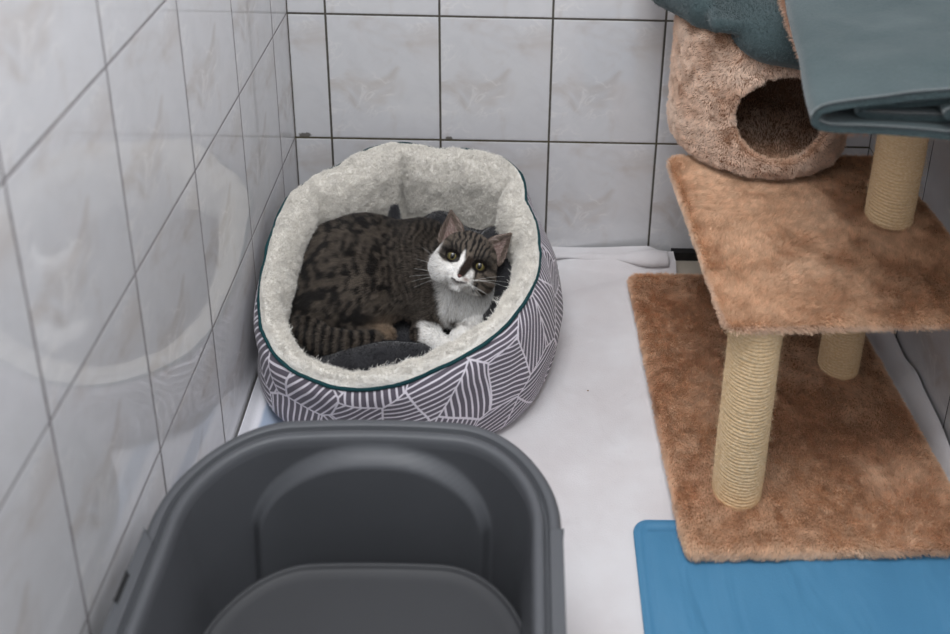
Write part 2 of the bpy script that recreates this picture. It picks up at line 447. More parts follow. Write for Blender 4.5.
# pull the grid into rounded corners
cx, cy, hx_, hy_ = (mx0 + mx1) / 2, (my0 + my1) / 2, (mx1 - mx0) / 2, (my1 - my0) / 2
P = np.stack([X, Y, np.zeros_like(X)], -1)
qx = np.abs(X - cx) - (hx_ - 0.022); qy = np.abs(Y - cy) - (hy_ - 0.022)
m_ = (qx > 0) & (qy > 0); mx_ = np.maximum(np.maximum(qx, qy), 1e-9); ln = np.hypot(qx, qy)
sc_ = np.where(m_, mx_ / np.maximum(ln, 1e-9), 1)
P[..., 0] = np.where(m_, cx + np.sign(X - cx) * (hx_ - 0.022 + qx * sc_), X); P[..., 1] = np.where(m_, cy + np.sign(Y - cy) * (hy_ - 0.022 + qy * sc_), Y)
edge = np.minimum(hx_ - np.abs(X - cx), hy_ - np.abs(Y - cy))
z = 0.0085 + 0.0035 * sstep(0.0, 0.006, edge) - 0.0032 * np.exp(-((edge - 0.014) / 0.0028) ** 2) + 0.0012 * sstep(0.016, 0.04, edge)
z += (0.0045 * (fbm(P, 10, 3) - 0.5) + 0.009 * np.maximum(0, vnoise(np.stack([X * 11 - Y * 7, Y * 4 + X * 3, 0 * X], -1), 1) - 0.6) * 2) * sstep(0.012, 0.05, edge)
z = z - 0.0012 * sstep(0.06, 0.07, X - mx0) * 0
P[..., 2] = z
top = P.reshape(-1, 3); bot = top.copy(); bot[:, 2] = 0.0075
n = len(top); F = grid_faces(130, 170); F = [q[::-1] for q in F] + [tuple(n + i for i in q) for q in F]
ids = list(range(170)) + [i * 170 + 169 for i in range(1, 130)] + [129 * 170 + j for j in range(168, -1, -1)] + [i * 170 for i in range(128, 0, -1)]
for a, b in zip(ids, ids[1:] + ids[:1]): F.append((a, b, b + n, a + n))
mat_o = new_mesh('cooling_mat', np.concatenate([top, bot]), F, M_blue)
tag(mat_o, 'bright blue nylon pet mat with welted edge, partly under the cat tree base', 'mat')

# ------------------------------------------------------------------ cat bed
BC = np.array([0.25, -0.265])
RIM = [(134.7, .2136, .262), (113.6, .2268, .268), (102.8, .2225, .27), (86.5, .2127, .262), (67.8, .2214, .265), (53.6, .2301, .262), (42.7, .2273, .252),
       (27.6, .197, .24), (13.0, .1979, .23), (358.6, .198, .22), (340.6, .2066, .213), (325.4, .2116, .205), (312.3, .2173, .195), (298.8, .2183, .182),
       (283.5, .218, .165), (269.2, .2267, .15), (255.5, .2334, .14), (242.9, .24, .138), (233.4, .247, .14), (223.2, .2528, .147), (213.1, .2543, .165),
       (203.5, .2476, .185), (189.6, .235, .21), (176.5, .2286, .235), (159.9, .2328, .25), (147.4, .2213, .258)]
ra = np.array(sorted(RIM)); ang = np.concatenate([ra[:, 0] - 360, ra[:, 0], ra[:, 0] + 360])
def rimat(th):
    d = np.degrees(th) % 360
    return np.interp(d, ang, np.tile(ra[:, 1], 3)), np.interp(d, ang, np.tile(ra[:, 2], 3))
NTH = 240
TH = np.linspace(0, 2 * np.pi, NTH, endpoint=False)
Rr, Zr = rimat(TH)
ker = np.array([1, 3, 5, 3, 1.]) / 13
sm_ = lambda a: sum(np.roll(a, k - 2) * ker[k] for k in range(5))
Rr, Zr = sm_(Rr), sm_(Zr)
def cyl(r, z, th): return np.stack([BC[0] + r * np.cos(th), BC[1] + r * np.sin(th), z + 0 * th], -1)
bed = empty('cat_bed', (BC[0], BC[1], 0.0), 'round cat bed with white fleece lining and grey white line-patterned outside', 'cat bed')
# patchwork of hatched blocks
mp = NT('hatched_print'); uv = mp.n('UVMap').outputs[0]
wrp = mp.noise(uv, 9, 2, dim='2D')
off = mp.n('VectorMath', {0: wrp.outputs['Color'], 1: (6.5, 0.5, 0.5)}, operation='SUBTRACT').outputs[0]
off = mp.n('VectorMath', {0: off, 'Scale': 0.012}, operation='SCALE').outputs[0]
uvw = mp.n('VectorMath', {0: uv, 1: off}, operation='ADD').outputs[0]
uvr = mp.n('VectorRotate', {'Vector': uvw, 'Angle': 0.55}, rotation_type='Z_AXIS').outputs[0]
vr = mp.n('TexVoronoi', {'Vector': uvr, 'Scale': 13.5, 'Randomness': 0.8}, voronoi_dimensions='2D')
ve = mp.n('TexVoronoi', {'Vector': uvr, 'Scale': 13.5, 'Randomness': 0.8}, voronoi_dimensions='2D', feature='DISTANCE_TO_EDGE')
cc = mp.n('SeparateColor', {0: vr.outputs['Color']})
an = mp.math('MULTIPLY', cc.outputs[0], 6.283)
s_ = mp.xyz(uvw)
ph = mp.math('ADD', mp.math('MULTIPLY', s_[0], mp.math('COSINE', an)), mp.math('MULTIPLY', s_[1], mp.math('SINE', an)))
fr = mp.math('FRACT', mp.math('ADD', mp.math('MULTIPLY', ph, mp.math('ADD', 95.0, mp.math('MULTIPLY', cc.outputs[1], 40.0))), cc.outputs[2]))
tri = mp.math('ABSOLUTE', mp.math('SUBTRACT', fr, 0.5))
line = mp.ramp(tri, 0.31, 0.37)
edge = mp.math('SUBTRACT', 1.0, mp.ramp(ve.outputs['Distance'], 0.014, 0.026))
ln_ = mp.math('MAXIMUM', line, edge)
mp.set(Base_Color=mp.mix(ln_, rgba((100, 94, 104)), rgba((226, 220, 228))), Roughness=0.9, Sheen_Weight=0.2, Specular_IOR_Level=0.15)
mp.bump(mp.math('ADD', mp.noise(mp.coord('Object'), 700, 2).outputs[0], mp.math('MULTIPLY', mp.noise(mp.coord('Object'), 22, 3).outputs[0], 6.0)), 0.3, 0.002)
NP = 34
rows = []; puck = 0.0035 * np.abs(np.sin(TH * 3.5 + 0.6)) ** 0.5
for th, r, z, pk in zip(TH, Rr, Zr, puck):
    rm = max(r + 0.010, 0.240) - 0.004 + pk
    rb = 0.212
    k = crom([(r, z), (r + 0.35 * (rm - r) + 0.005, z * 0.87), (rm - 0.003, z * 0.62), (rm, z * 0.40), (rm - 0.006, 0.035), (rb + 0.01, 0.014), (rb - 0.02, 0.0095), (0.12, 0.0095)], NP)
    rows.append(k)
rows = np.array(rows)
P = np.stack([BC[0] + rows[..., 0] * np.cos(TH)[:, None], BC[1] + rows[..., 0] * np.sin(TH)[:, None], rows[..., 1]], -1)
P += 0.004 * vecnoise(P, 22) * np.array([1, 1, 0.3]) * np.sin(np.linspace(0, np.pi, NP))[None, :, None]
P[..., 0] = np.maximum(P[..., 0], 0.004); P[..., 1] = np.minimum(P[..., 1], -0.004); P[..., 2] = np.maximum(P[..., 2], 0.009)
sl = np.concatenate([[0], np.cumsum(np.linalg.norm(np.diff(P.mean(0), axis=0), axis=1))])
dl = np.linalg.norm(np.diff(rows, axis=1), axis=-1); vv = np.concatenate([np.zeros((NTH, 1)), np.cumsum(dl, 1)], 1)
# seam-free uv: open grid (duplicate first column)
P2 = np.concatenate([P, P[:1]]); vv2 = np.concatenate([vv, vv[:1]])
uu = np.linspace(0, 2 * np.pi, NTH + 1)[:, None] * 0.235 + 0 * vv2
cover = new_mesh('outer_cover', P2.reshape(-1, 3), [q[::-1] for q in grid_faces(NTH + 1, NP)], mp.m, bed, uv=np.stack([uu, 2 - vv2], -1).reshape(-1, 2))
cover['label'] = 'grey purple cover with white hatched line blocks'
pth = cyl(Rr, Zr, TH); pth = pth + 0.0012 * vecnoise(pth, 60)
V, F = tube(pth, 0.0030, 8, True)
pip = new_mesh('piping', V, F, fabric('teal_cord', (14, 52, 58), (24, 66, 70), 900, 0.1, 0.7), bed); pip['label'] = 'dark teal piping cord'
# lining
NL = 64
# creases between the padded panels
creases = [(103, 1.0), (42, 0.9), (2, 0.35), (310, 0.25), (250, 0.15), (205, 0.25), (155, 0.45)]
cr = np.zeros(NTH)
for c, ka in creases:
    c = math.radians(c)
    dd = np.abs((TH - c + np.pi) % (2 * np.pi) - np.pi); cr = np.maximum(cr, ka * np.exp(-(dd / 0.060) ** 2))
rows = []
for th, r, z, k0 in zip(TH, Rr, Zr, cr):
    fl = 0.034
    back = 0.5 + 0.5 * math.sin(th)             # 1 at the back
    w_ = 0.034 + 0.022 * back ** 2 - 0.006 * k0; rs = 0.015 - 0.008 * back
    pts = [(r, z), (r - 0.005, z + 0.6 * rs), (r - 0.35 * w_, z + rs), (r - 0.72 * w_, z + 0.5 * rs), (r - w_, z - 0.016), (r - w_ - 0.001, z - 0.05 if z > .16 else z - .035),
           (r - w_ + 0.008, fl + 0.40 * (z - fl)), (r - w_ - 0.012, fl + 0.012), (0.118, fl), (0.06, fl - 0.002), (0.0001, fl - 0.002)]
    q = crom(pts, NL); s = np.linspace(0, 1, NL)
    q[:, 0] += 0.020 * k0 * np.sin(np.clip((s - 0.15) / 0.65, 0, 1) * np.pi)
    q[:, 1] -= 0.004 * k0 * np.exp(-((s - 0.18) / 0.12) ** 2)
    rows.append(q)
rows = np.array(rows)
P = np.stack([BC[0] + rows[..., 0] * np.cos(TH)[:, None], BC[1] + rows[..., 0] * np.sin(TH)[:, None], rows[..., 1]], -1)
amp = np.sin(np.linspace(0.0, np.pi, NL))[None, :, None]
P += (0.0035 * vecnoise(P, 45) + 0.0018 * vecnoise(P, 120)) * np.minimum(amp * 3, 1)
M_lin = NT('fleece_base'); M_lin.set(Base_Color=rgba((242, 239, 233)), Roughness=0.95, Specular_IOR_Level=0.05); M_lin.bump(M_lin.noise(M_lin.coord('Object'), 300, 3).outputs[0], 0.6, 0.003)
lining = new_mesh('fleece_lining', P.reshape(-1, 3), grid_faces(NTH, NL, True), M_lin.m, bed); lining['label'] = 'white fleece lining'
# normals must face inward/up
def fix_up(o, ref):
    me = o.data; n = np.zeros(len(me.vertices) * 3); me.vertices.foreach_get('normal', n); c = np.zeros_like(n); me.vertices.foreach_get('co', c)
    n = n.reshape(-1, 3); c = c.reshape(-1, 3)
    if ((n * (np.asarray(ref) - c)).sum(-1)).mean() < 0: me.flip_normals()
fix_up(lining, (0.25, -0.265, 0.5))
def rim_in(P):
    r = np.hypot(P[:, 0] - BC[0], P[:, 1] - BC[1]); return rimat(np.arctan2(P[:, 1] - BC[1], P[:, 0] - BC[0]))[0] - r
def c_fleece(P, N):
    n = fbm(P, 90, 2)[:, None]; n2 = fbm(P, 14, 2)[:, None]
    return lin((241, 237, 229)) * (0.80 + 0.3 * n) * (0.94 + 0.12 * n2)
strands('fleece_pile', lining, 1000000, 0.0044, 0.00026, M_fleece, lining, lift=1.0, jit=0.7, clump=0.65, cfreq=380, colf=c_fleece, lenf=lambda P, N: 0.25 + 0.75 * sstep(0.002, 0.014, rim_in(P)),
        keep=lambda P, N: ((P[:, 2] > 0.06) & (rim_in(P) > 0.0015)).astype(float), curl=0.38, bend=0.3)
# longer loose fringe at the inside edge of the front rim
def fringe_keep(P, N):
    r = np.hypot(P[:, 0] - BC[0], P[:, 1] - BC[1]); th = np.arctan2(P[:, 1] - BC[1], P[:, 0] - BC[0]); rr, zz = rimat(th)
    return ((rr - r > 0.020) & (rr - r < 0.040) & (P[:, 2] > zz - 0.012) & (np.sin(th) < -0.2)) * (0.1 + 0.9 * (vnoise(P, 90) > 0.55))
strands('fleece_fringe', lining, 60000, 0.0085, 0.00030, M_fleece, lining, comb=lambda P, N: np.stack([BC[0] - P[:, 0], BC[1] - P[:, 1], 0 * P[:, 0]], -1) * 3, jit=0.5, clump=1.0, cfreq=200,
        colf=lambda P, N: c_fleece(P, N) * 1.1, keep=fringe_keep, curl=0.2)

# ------------------------------------------------------------------ dark blanket in the bed
def f_blk(p):
    q = p + 0.004 * vecnoise(p, 26)
    d = sell(q, (0.24, -0.25, 0.045), (0.150, 0.150, 0.022))
    for a, b, r1, r2 in [((0.10, -0.34, 0.055), (0.155, -0.372, 0.064), .022, .03), ((0.150, -0.378, 0.068), (0.215, -0.366, 0.070), .032, .032), ((0.215, -0.366, 0.070), (0.268, -0.355, 0.072), .032, .020),
                         ((0.10, -0.30, 0.05), (0.14, -0.36, 0.05), .02, .02),
                         ((0.20, -0.125, 0.10), (0.275, -0.125, 0.138), .03, .031), ((0.275, -0.125, 0.138), (0.335, -0.155, 0.128), .031, .028), ((0.335, -0.155, 0.128), (0.372, -0.190, 0.172), .028, .018),
                         ((0.372, -0.190, 0.172), (0.398, -0.27, 0.125), .018, .028), ((0.396, -0.27, 0.12), (0.37, -0.345, 0.09), .026, .02),
                         ((0.20, -0.125, 0.12), (0.19, -0.105, 0.175), .022, .007), ((0.20, -0.14, 0.06), (0.36, -0.17, 0.08), .04, .05)]:
        d = smin(d, scap(q, a, b, r1, r2), 0.014)
    return d
V, F = surfnet(f_blk, (0.06, -0.42, 0.015), (0.44, -0.06, 0.24), 0.004)
V = smooth_mesh(V, F, 2)
V = V + 0.0012 * vecnoise(V, 110)
M_dark = fabric('charcoal_fleece', (38, 38, 41), (54, 54, 57), 380, 0.5, 0.95, 0.4, 30.0)
blk = new_mesh('fleece_blanket', V, F, M_dark)
tag(blk, 'charcoal grey fleece blanket crumpled inside the cat bed under the cat', 'blanket')
strands('blanket_nap', blk, 260000, 0.0028, 0.00022, M_fleece, blk, comb=lambda P, N: vecnoise(P, 30) * 0.8, jit=0.4, colf=lambda P, N: lin((50, 50, 53)) * (0.75 + 0.5 * fbm(P, 60)[:, None]),
        keep=lambda P, N: ((N[:, 2] > -0.2) & (P[:, 2] > 0.05)).astype(float), segs=2)

# ------------------------------------------------------------------ the cat
H = np.array([0.3315, -0.280, 0.1960]); HS = 1.04
Fz = unit(CAM - H); Xx = unit(RX - (RX @ Fz) * Fz); Yy = np.cross(Fz, Xx)
ro = math.radians(-20); HX = math.cos(ro) * Xx + math.sin(ro) * Yy; HY = -math.sin(ro) * Xx + math.cos(ro) * Yy
A = np.stack([HX, HY, Fz])
def h2w(x, y, z): return H + HS * (x * HX + y * HY + z * Fz)
def w2h(p): return (p - H) @ A.T / HS
EYE = [(-0.0222, 0.0020), (0.0212, 0.0020)]
def f_head(p):
    q = w2h(p)
    d = sell(q, (0, 0.004, 0.0), (0.0445, 0.040, 0.043))
    for s in (-1, 1):
        d = smin(d, sell(q, (s * 0.0275, -0.017, 0.010), (0.0235, 0.023, 0.026)), 0.014)
        d = smin(d, sell(q, (s * 0.0085 - 0.001, -0.0240, 0.040), (0.0115, 0.0095, 0.011)), 0.007)
        d = smin(d, sell(q, (s * 0.022, 0.013, 0.030), (0.014, 0.010, 0.011)), 0.009)
    d = smin(d, scap(q, (0, 0.016, 0.030), (-0.0015, -0.015, 0.0450), 0.012, 0.0075), 0.010)
    d = smin(d, sell(q, (-0.001, -0.036, 0.030), (0.011, 0.008, 0.011)), 0.008)
    for e in EYE:      # sockets
        d = -smin(-d, sell(q, (e[0], e[1] - 0.0006, 0.046), (0.0098, 0.0073, 0.0112)), 0.0025)
    return d * HS
def f_cat(p):
    d = sell(p, (0.152, -0.212, 0.118), (0.122, 0.102, 0.082))
    ct, st_ = math.cos(0.5), math.sin(0.5); Rz = np.array([[ct, st_, 0], [-st_, ct, 0], [0, 0, 1]])
    d = smin(d, sell(p, (0.112, -0.252, 0.106), (0.076, 0.054, 0.058), Rz), 0.012)        # haunch
    d = smin(d, sell(p, (0.132, -0.198, 0.134), (0.096, 0.080, 0.064)), 0.02)             # back
    d = smin(d, sell(p, (0.245, -0.205, 0.128), (0.070, 0.085, 0.070)), 0.02)             # shoulders
    d = smin(d, sell(p, (0.272, -0.262, 0.100), (0.038, 0.046, 0.048)), 0.015)            # shoulder blade / upper arm
    d = smin(d, scap(p, (0.270, -0.232, 0.130), (0.328, -0.258, 0.168), 0.050, 0.042), 0.02)   # neck
    d = smin(d, sell(p, (0.330, -0.272, 0.120), (0.052, 0.042, 0.056)), 0.016)            # chest
    d = smin(d, f_head(p), 0.010)
    # hind foot and front legs with paws
    d = smin(d, scap(p, (0.150, -0.310, 0.078), (0.205, -0.318, 0.080), 0.018, 0.014), 0.010)
    d = smin(d, scap(p, (0.278, -0.285, 0.095), (0.270, -0.315, 0.088), 0.021, 0.018), 0.010)
    d = smin(d, scap(p, (0.266, -0.320, 0.088), (0.299, -0.343, 0.086), 0.0165, 0.0145), 0.008)
    for t in ((0.306, -0.352, 0.084), (0.312, -0.345, 0.086), (0.2995, -0.356, 0.083)): d = smin(d, sell(p, t, (0.0080, 0.0080, 0.0075)), 0.003)
    d = smin(d, scap(p, (0.358, -0.285, 0.098), (0.350, -0.312, 0.100), 0.020, 0.016), 0.010)
    d = smin(d, scap(p, (0.350, -0.312, 0.102), (0.324, -0.334, 0.096), 0.0155, 0.0140), 0.007)
    for t in ((0.317, -0.340, 0.093), (0.322, -0.346, 0.092), (0.329, -0.348, 0.093)): d = smin(d, sell(p, t, (0.0078, 0.0078, 0.0072)), 0.003)
    # tail round the front of the haunch
    tl = [(0.075, -0.225, 0.085), (0.062, -0.275, 0.092), (0.076, -0.318, 0.094), (0.113, -0.344, 0.093), (0.152, -0.350, 0.091), (0.188, -0.341, 0.089)]
    rs = [0.024, 0.021, 0.019, 0.0175, 0.017, 0.0145]
    for i in range(5): d = smin(d, scap(p, tl[i], tl[i + 1], rs[i], rs[i + 1]), 0.003)
    return d
V, F = surfnet(f_cat, (0.02, -0.38, 0.03), (0.42, -0.09, 0.275), 0.0022)
V = smooth_mesh(V, F, 2, 0.4)
cat_o = new_mesh('cat', V, F, M_skin)
tag(cat_o, 'brown tabby cat with white muzzle and chest, curled up looking at the camera', 'cat')

def c_cat(P, N):
    q = w2h(P); x, y, z = q[:, 0], q[:, 1], q[:, 2]
    n = fbm(P, 60, 2); nb = fbm(P, 180, 2)
    bro = lin((108, 98, 88)); dk = lin((27, 26, 27)); wh = lin((250, 247, 242)); tan = lin((150, 130, 110))
    # body: dark blotches arranged in bands, fine bars on the flank
    w_ = P + 0.007 * vecnoise(P, 30)
    s1 = vnoise(np.stack([w_[:, 0] * 150, w_[:, 1] * 105, w_[:, 2] * 105], -1), 1) * 0.8 + 0.2 * nb
    s2 = 0.5 + 0.5 * np.sin((w_[:, 0] * 1.0 + 0.35 * w_[:, 2]) * 640 + 5 * vnoise(P, 25))
    k = sstep(0.17, 0.25, P[:, 0])
    s = s1 * (1 - 0.55 * k) + s2 * 0.55 * k
    f = (0.90 * sstep(0.40, 0.60, s))[:, None]
    body = bro * (0.62 + 0.5 * n[:, None]) * (1 - f) + dk * f
    spine = np.exp(-((P[:, 1] + 0.165) / 0.03) ** 2) * sstep(0.12, 0.17, P[:, 2]); body = body * (1 - 0.55 * spine[:, None]) + dk * 0.55 * spine[:, None]
    # warm fur on the inside of the hind leg
    t = np.exp(-(np.linalg.norm((P - [0.205, -0.312, 0.090]) / [0.020, 0.026, 0.020], axis=1)) ** 2)[:, None]
    body = body * (1 - t) + tan * (0.8 + 0.5 * nb[:, None]) * t
    # tail rings
    td = np.full(len(P), 9.0); tl_ = [(0.062, -0.275, 0.092), (0.076, -0.318, 0.094), (0.113, -0.344, 0.093), (0.152, -0.350, 0.091), (0.190, -0.341, 0.089)]
    for i in range(4): td = np.minimum(td, scap(P, tl_[i], tl_[i + 1], 0.019, 0.019))
    tm = sstep(0.004, 0.0, td)[:, None]
    rg = (0.5 + 0.5 * np.sin(P[:, 0] * 430 + 3 * n))[:, None]; body = body * (1 - tm) + (bro * 0.8 * (1 - sstep(.35, .7, rg)) + dk * sstep(.35, .7, rg)) * tm
    # white paws and chest
    pw = sstep(0.258, 0.266, P[:, 0]) * sstep(-0.312, -0.320, P[:, 1] + 0.004 * (n - .5)) * (P[:, 2] < 0.128)
    pb = np.exp(-(np.linalg.norm((P - [0.345, -0.316, 0.117]) / [0.020, 0.014, 0.013], axis=1)) ** 4) + np.exp(-(np.linalg.norm((P - [0.318, -0.318, 0.106]) / [0.008, 0.012, 0.012], axis=1)) ** 4)
    pw = np.clip(pw - pb, 0, 1)
    ch = sstep(0.290, 0.300, P[:, 0] + 0.010 * (n - .5) + 0.25 * (P[:, 2] - 0.12)) * (1 - sstep(0.392, 0.402, P[:, 0])) * (P[:, 1] < -0.255) * sstep(0.075, 0.083, P[:, 2]) * (1 - sstep(-0.304, -0.310, P[:, 1] + 0.006 * (n - .5)) * sstep(0.116, 0.108, P[:, 2]))
    wt = np.maximum(pw, ch)[:, None]
    body = body * (1 - wt) + wh * wt
    # head
    ax_ = np.abs(x)
    st2 = 0.5 + 0.5 * np.sin(x * (950 - 6000 * np.maximum(y - 0.012, 0)) + 1.57 + 5.5 * (vnoise(P, 75) - 0.5) + 3 * (nb - .5))
    st2 = st2 * sstep(0.25, 0.5, vnoise(P * [1, 1, 1] + 7, 110) + 0.15)
    hd = (bro * 1.0 * (0.75 + 0.5 * nb[:, None])) * (1 - sstep(0.4, 0.75, st2)[:, None]) + dk * (sstep(0.4, 0.75, st2))[:, None]
    side = 0.5 + 0.5 * np.sin(y * 520 + x * 120 + 3 * n)
    sd = sstep(0.026, 0.034, ax_)[:, None]; hd = hd * (1 - sd) + (bro * 1.05 * (1 - 0.7 * sstep(0.55, 0.8, side)[:, None])) * sd
    # brown ring outside the eyes
    for s_i, e in enumerate(EYE):
        r = np.hypot((x - e[0]) / 1.15, y - e[1]); k = (np.exp(-((r - 0.0125) / 0.0035) ** 2) * sstep(-0.006, 0.004, y - e[1] + 0.25 * (ax_ - abs(e[0]))))[:, None]
        hd = hd * (1 - 0.75 * k) + dk * 1.1 * 0.75 * k
    # white: blaze, muzzle, left cheek, chin
    bl = (1 - sstep(0.0025, 0.0065, np.abs(x + 0.0075) + 0.22 * np.maximum(y, 0) + 0.003 * (n - .5))) * (1 - sstep(0.013, 0.019, y))
    edge_l = -0.007 - 0.75 * np.maximum(-x - 0.022, 0) * 0 + 0.35 * np.maximum(-x - 0.034, 0) * 2
    ml = (x < 0.002) * sstep(edge_l - 0.0, edge_l - 0.004, y + 0.004 * (n - .5))
    ml = np.maximum(ml, (x < 0) * (1 - sstep(0.008, 0.014, np.abs(x + 0.008))) * sstep(0.006, 0.0, y))
    mr = (x >= 0.0) * (1 - sstep(0.016, 0.021, x + 0.3 * (y + 0.02) + 0.006 * (n - .5))) * sstep(-0.004, -0.010, y + 0.5 * np.maximum(0.012 - x, 0) * 0)
    lo = sstep(-0.026, -0.036, y + 0.006 * (n - .5) + 0.20 * np.maximum(x, 0))
    far_l = (x < 0) * sstep(0.040, 0.047, ax_) * (1 - sstep(0.010, 0.022, y))
    wm = np.clip(np.maximum.reduce([bl, ml, mr, lo, far_l]), 0, 1)[:, None] * (z > -0.015)[:, None]
    hd = hd * (1 - wm) + wh * (0.94 + 0.12 * nb[:, None]) * wm
    # dark stripe down the bridge onto the nose, small smudge beside it
    bx = np.abs(x - 0.0015 - 0.20 * (y + 0.010)); bw = 0.0056 * np.clip(1 - np.abs(y + 0.007) / 0.022, 0.25, 1) ** 0.5
    br = (1 - sstep(bw, bw + 0.0034, bx + 0.0015 * (nb - .5))) * sstep(-0.0235, -0.0195, y) * (1 - sstep(0.006, 0.012, y))
    hd = hd * (1 - br[:, None]) + lin((50, 41, 36)) * br[:, None]
    sg = np.exp(-((x - 0.0085) / 0.0045) ** 2 - ((y + 0.0225) / 0.0028) ** 2)[:, None] * 0.85
    hd = hd * (1 - sg) + lin((120, 92, 78)) * sg
    # mouth line
    mo = np.exp(-((y + 0.0305 - 0.30 * np.abs(x + 0.002)) / 0.0017) ** 2) * (ax_ < 0.012) * (z > 0.028)
    hd = hd * (1 - 0.85 * mo[:, None]) + lin((40, 26, 24)) * 0.85 * mo[:, None]
    # eyelid rim
    for e in EYE:
        r = np.hypot((x - e[0]), (y - e[1]) * 1.22); k = ((r < 0.0120) * (z > 0.022))[:, None] * 0.95
        hd = hd * (1 - k) + lin((22, 18, 17)) * k
    hm = sstep(0.012, 0.0, f_head(P) - 0.002) * sstep(-0.052, -0.044, y)
    hm = hm[:, None]
    return body * (1 - hm) + hd * hm
me = cat_o.data
Nv = np.zeros(len(V) * 3); me.vertices.foreach_get('normal', Nv); Nv = Nv.reshape(-1, 3)
colorattr(me, np.clip(c_cat(V, Nv), 0, 1))

def comb_cat(P, N):
    q = w2h(P); hm = sstep(0.010, 0.0, f_head(P))[:, None]
    flow = np.stack([-1 + 0 * P[:, 0], -2.0 * (P[:, 0] - 0.2) * 0 - 0.5 * sstep(0.12, 0.08, P[:, 0]), -0.35 + 0 * P[:, 0]], -1)
    chm = (sstep(0.29, 0.31, P[:, 0]) * (1 - hm[:, 0]))[:, None]; flow = flow * (1 - chm) + np.array([0.0, -0.3, -1.0]) * chm
    # head: away from the nose
    rad_ = np.stack([q[:, 0], q[:, 1] + 0.018, 0 * q[:, 0] - 0.02], -1); rad_ = unit(rad_) @ A
    return (flow * (1 - hm) + rad_ * hm) * 1.0 + 0.25 * vecnoise(P, 40)
def len_cat(P, N):
    q = w2h(P); hm = sstep(0.012, 0.0, f_head(P))
    face = np.clip(1 - np.hypot(q[:, 0], q[:, 1] + 0.01) / 0.045, 0, 1)
    L = 1 - hm * (0.45 + 0.38 * sstep(0, 0.6, face))
    paw = (P[:, 1] < -0.325) & (P[:, 0] > 0.25); L = np.where(paw, 0.4, L)
    ck = (1 - np.hypot(q[:, 0], q[:, 1])) * 0
    return L
def keep_cat(P, N):
    q = w2h(P); k = np.where(N[:, 2] < -0.5, 0.0, 1.0)
    for e in EYE: k = np.where((np.hypot(q[:, 0] - e[0], (q[:, 1] - e[1]) * 1.30) < 0.0108) & (q[:, 2] > 0.02), 0, k)
    k = np.where((np.abs(q[:, 0] + 0.002) < 0.0058) & (np.abs(q[:, 1] + 0.0213) < 0.0035) & (q[:, 2] > 0.03), 0, k)
    return k
strands('fur', cat_o, 1300000, 0.0062, 0.00019, M_fur, cat_o, comb=comb_cat, lift=0.42, jit=0.16, clump=0.22, cfreq=130, colf=c_cat, keep=keep_cat, lenf=len_cat, bend=0.45, tint=0.34, tip=0.2)

# eyes
me_ = NT('cat_eye'); oc = me_.xyz(me_.coord('Object'))
rr = me_.math('SQRT', me_.math('ADD', me_.math('POWER', oc[0], 2.0), me_.math('POWER', oc[1], 2.0)))
pu = me_.math('SQRT', me_.math('ADD', me_.math('POWER', me_.math('DIVIDE', oc[0], 0.0035), 2.0), me_.math('POWER', me_.math('DIVIDE', oc[1], 0.0050), 2.0)))
ir = me_.mix(me_.ramp(rr, 0.002, 0.0078), rgba((118, 106, 64)), rgba((80, 74, 44)))
ir = me_.mix(me_.ramp(rr, 0.0077, 0.0086), ir, rgba((18, 16, 14)))
me_.set(Base_Color=me_.mix(me_.ramp(pu, 0.9, 1.08), rgba((5, 5, 6)), ir), Roughness=0.08)
M_eye = me_.m
def ball(r, nu=28, nv=18, sq=(1, 1, 1)):
    V = [(0, 0, r * sq[2])]; F = []
    for i in range(1, nv):
        a = math.pi * i / nv
        for j in range(nu): b = 2 * math.pi * j / nu; V.append((r * sq[0] * math.sin(a) * math.cos(b), r * sq[1] * math.sin(a) * math.sin(b), r * sq[2] * math.cos(a)))
    V.append((0, 0, -r * sq[2]))
    for j in range(nu): F.append((0, 1 + j, 1 + (j + 1) % nu))
    for i in range(nv - 2):
        for j in range(nu):
            a = 1 + i * nu + j; b = 1 + i * nu + (j + 1) % nu; F.append((a, a + nu, b + nu, b))
    k = 1 + (nv - 2) * nu
    for j in range(nu): F.append((k + j, len(V) - 1, k + (j + 1) % nu))
    return V, F
HM = Matrix((tuple(HX) , tuple(HY), tuple(Fz))).transposed()
for e in EYE:
    V_, F_ = ball(0.0110 * HS, sq=(1, 1, 1))
    o = new_mesh('eye', V_, F_, M_eye, cat_o); o.matrix_world = Matrix.Translation(h2w(e[0], e[1], 0.0283)) @ HM.to_4x4()
    o['label'] = 'yellow-green eye with dark pupil'
# nose leather
def f_nose(p):
    d = sell(p, (-0.002, -0.0208, 0.0495), (0.0056, 0.0030, 0.0040)); d = smin(d, scap(p, (-0.002, -0.0213, 0.050), (-0.002, -0.0250, 0.0475), 0.0024, 0.0014), 0.002)
    for s in (-1, 1): d = -smin(-d, sell(p, (s * 0.0034 - 0.002, -0.0220, 0.0530), (0.0012, 0.0008, 0.0020)), 0.0006)
    return d
V_, F_ = surfnet(f_nose, (-0.010, -0.030, 0.042), (0.006, -0.015, 0.056), 0.0005)
V_ = H + HS * (V_ @ A)
o = new_mesh('nose', V_, F_, plastic('nose_leather', (104, 66, 60), 0.45), cat_o); o['label'] = 'pinkish brown nose'
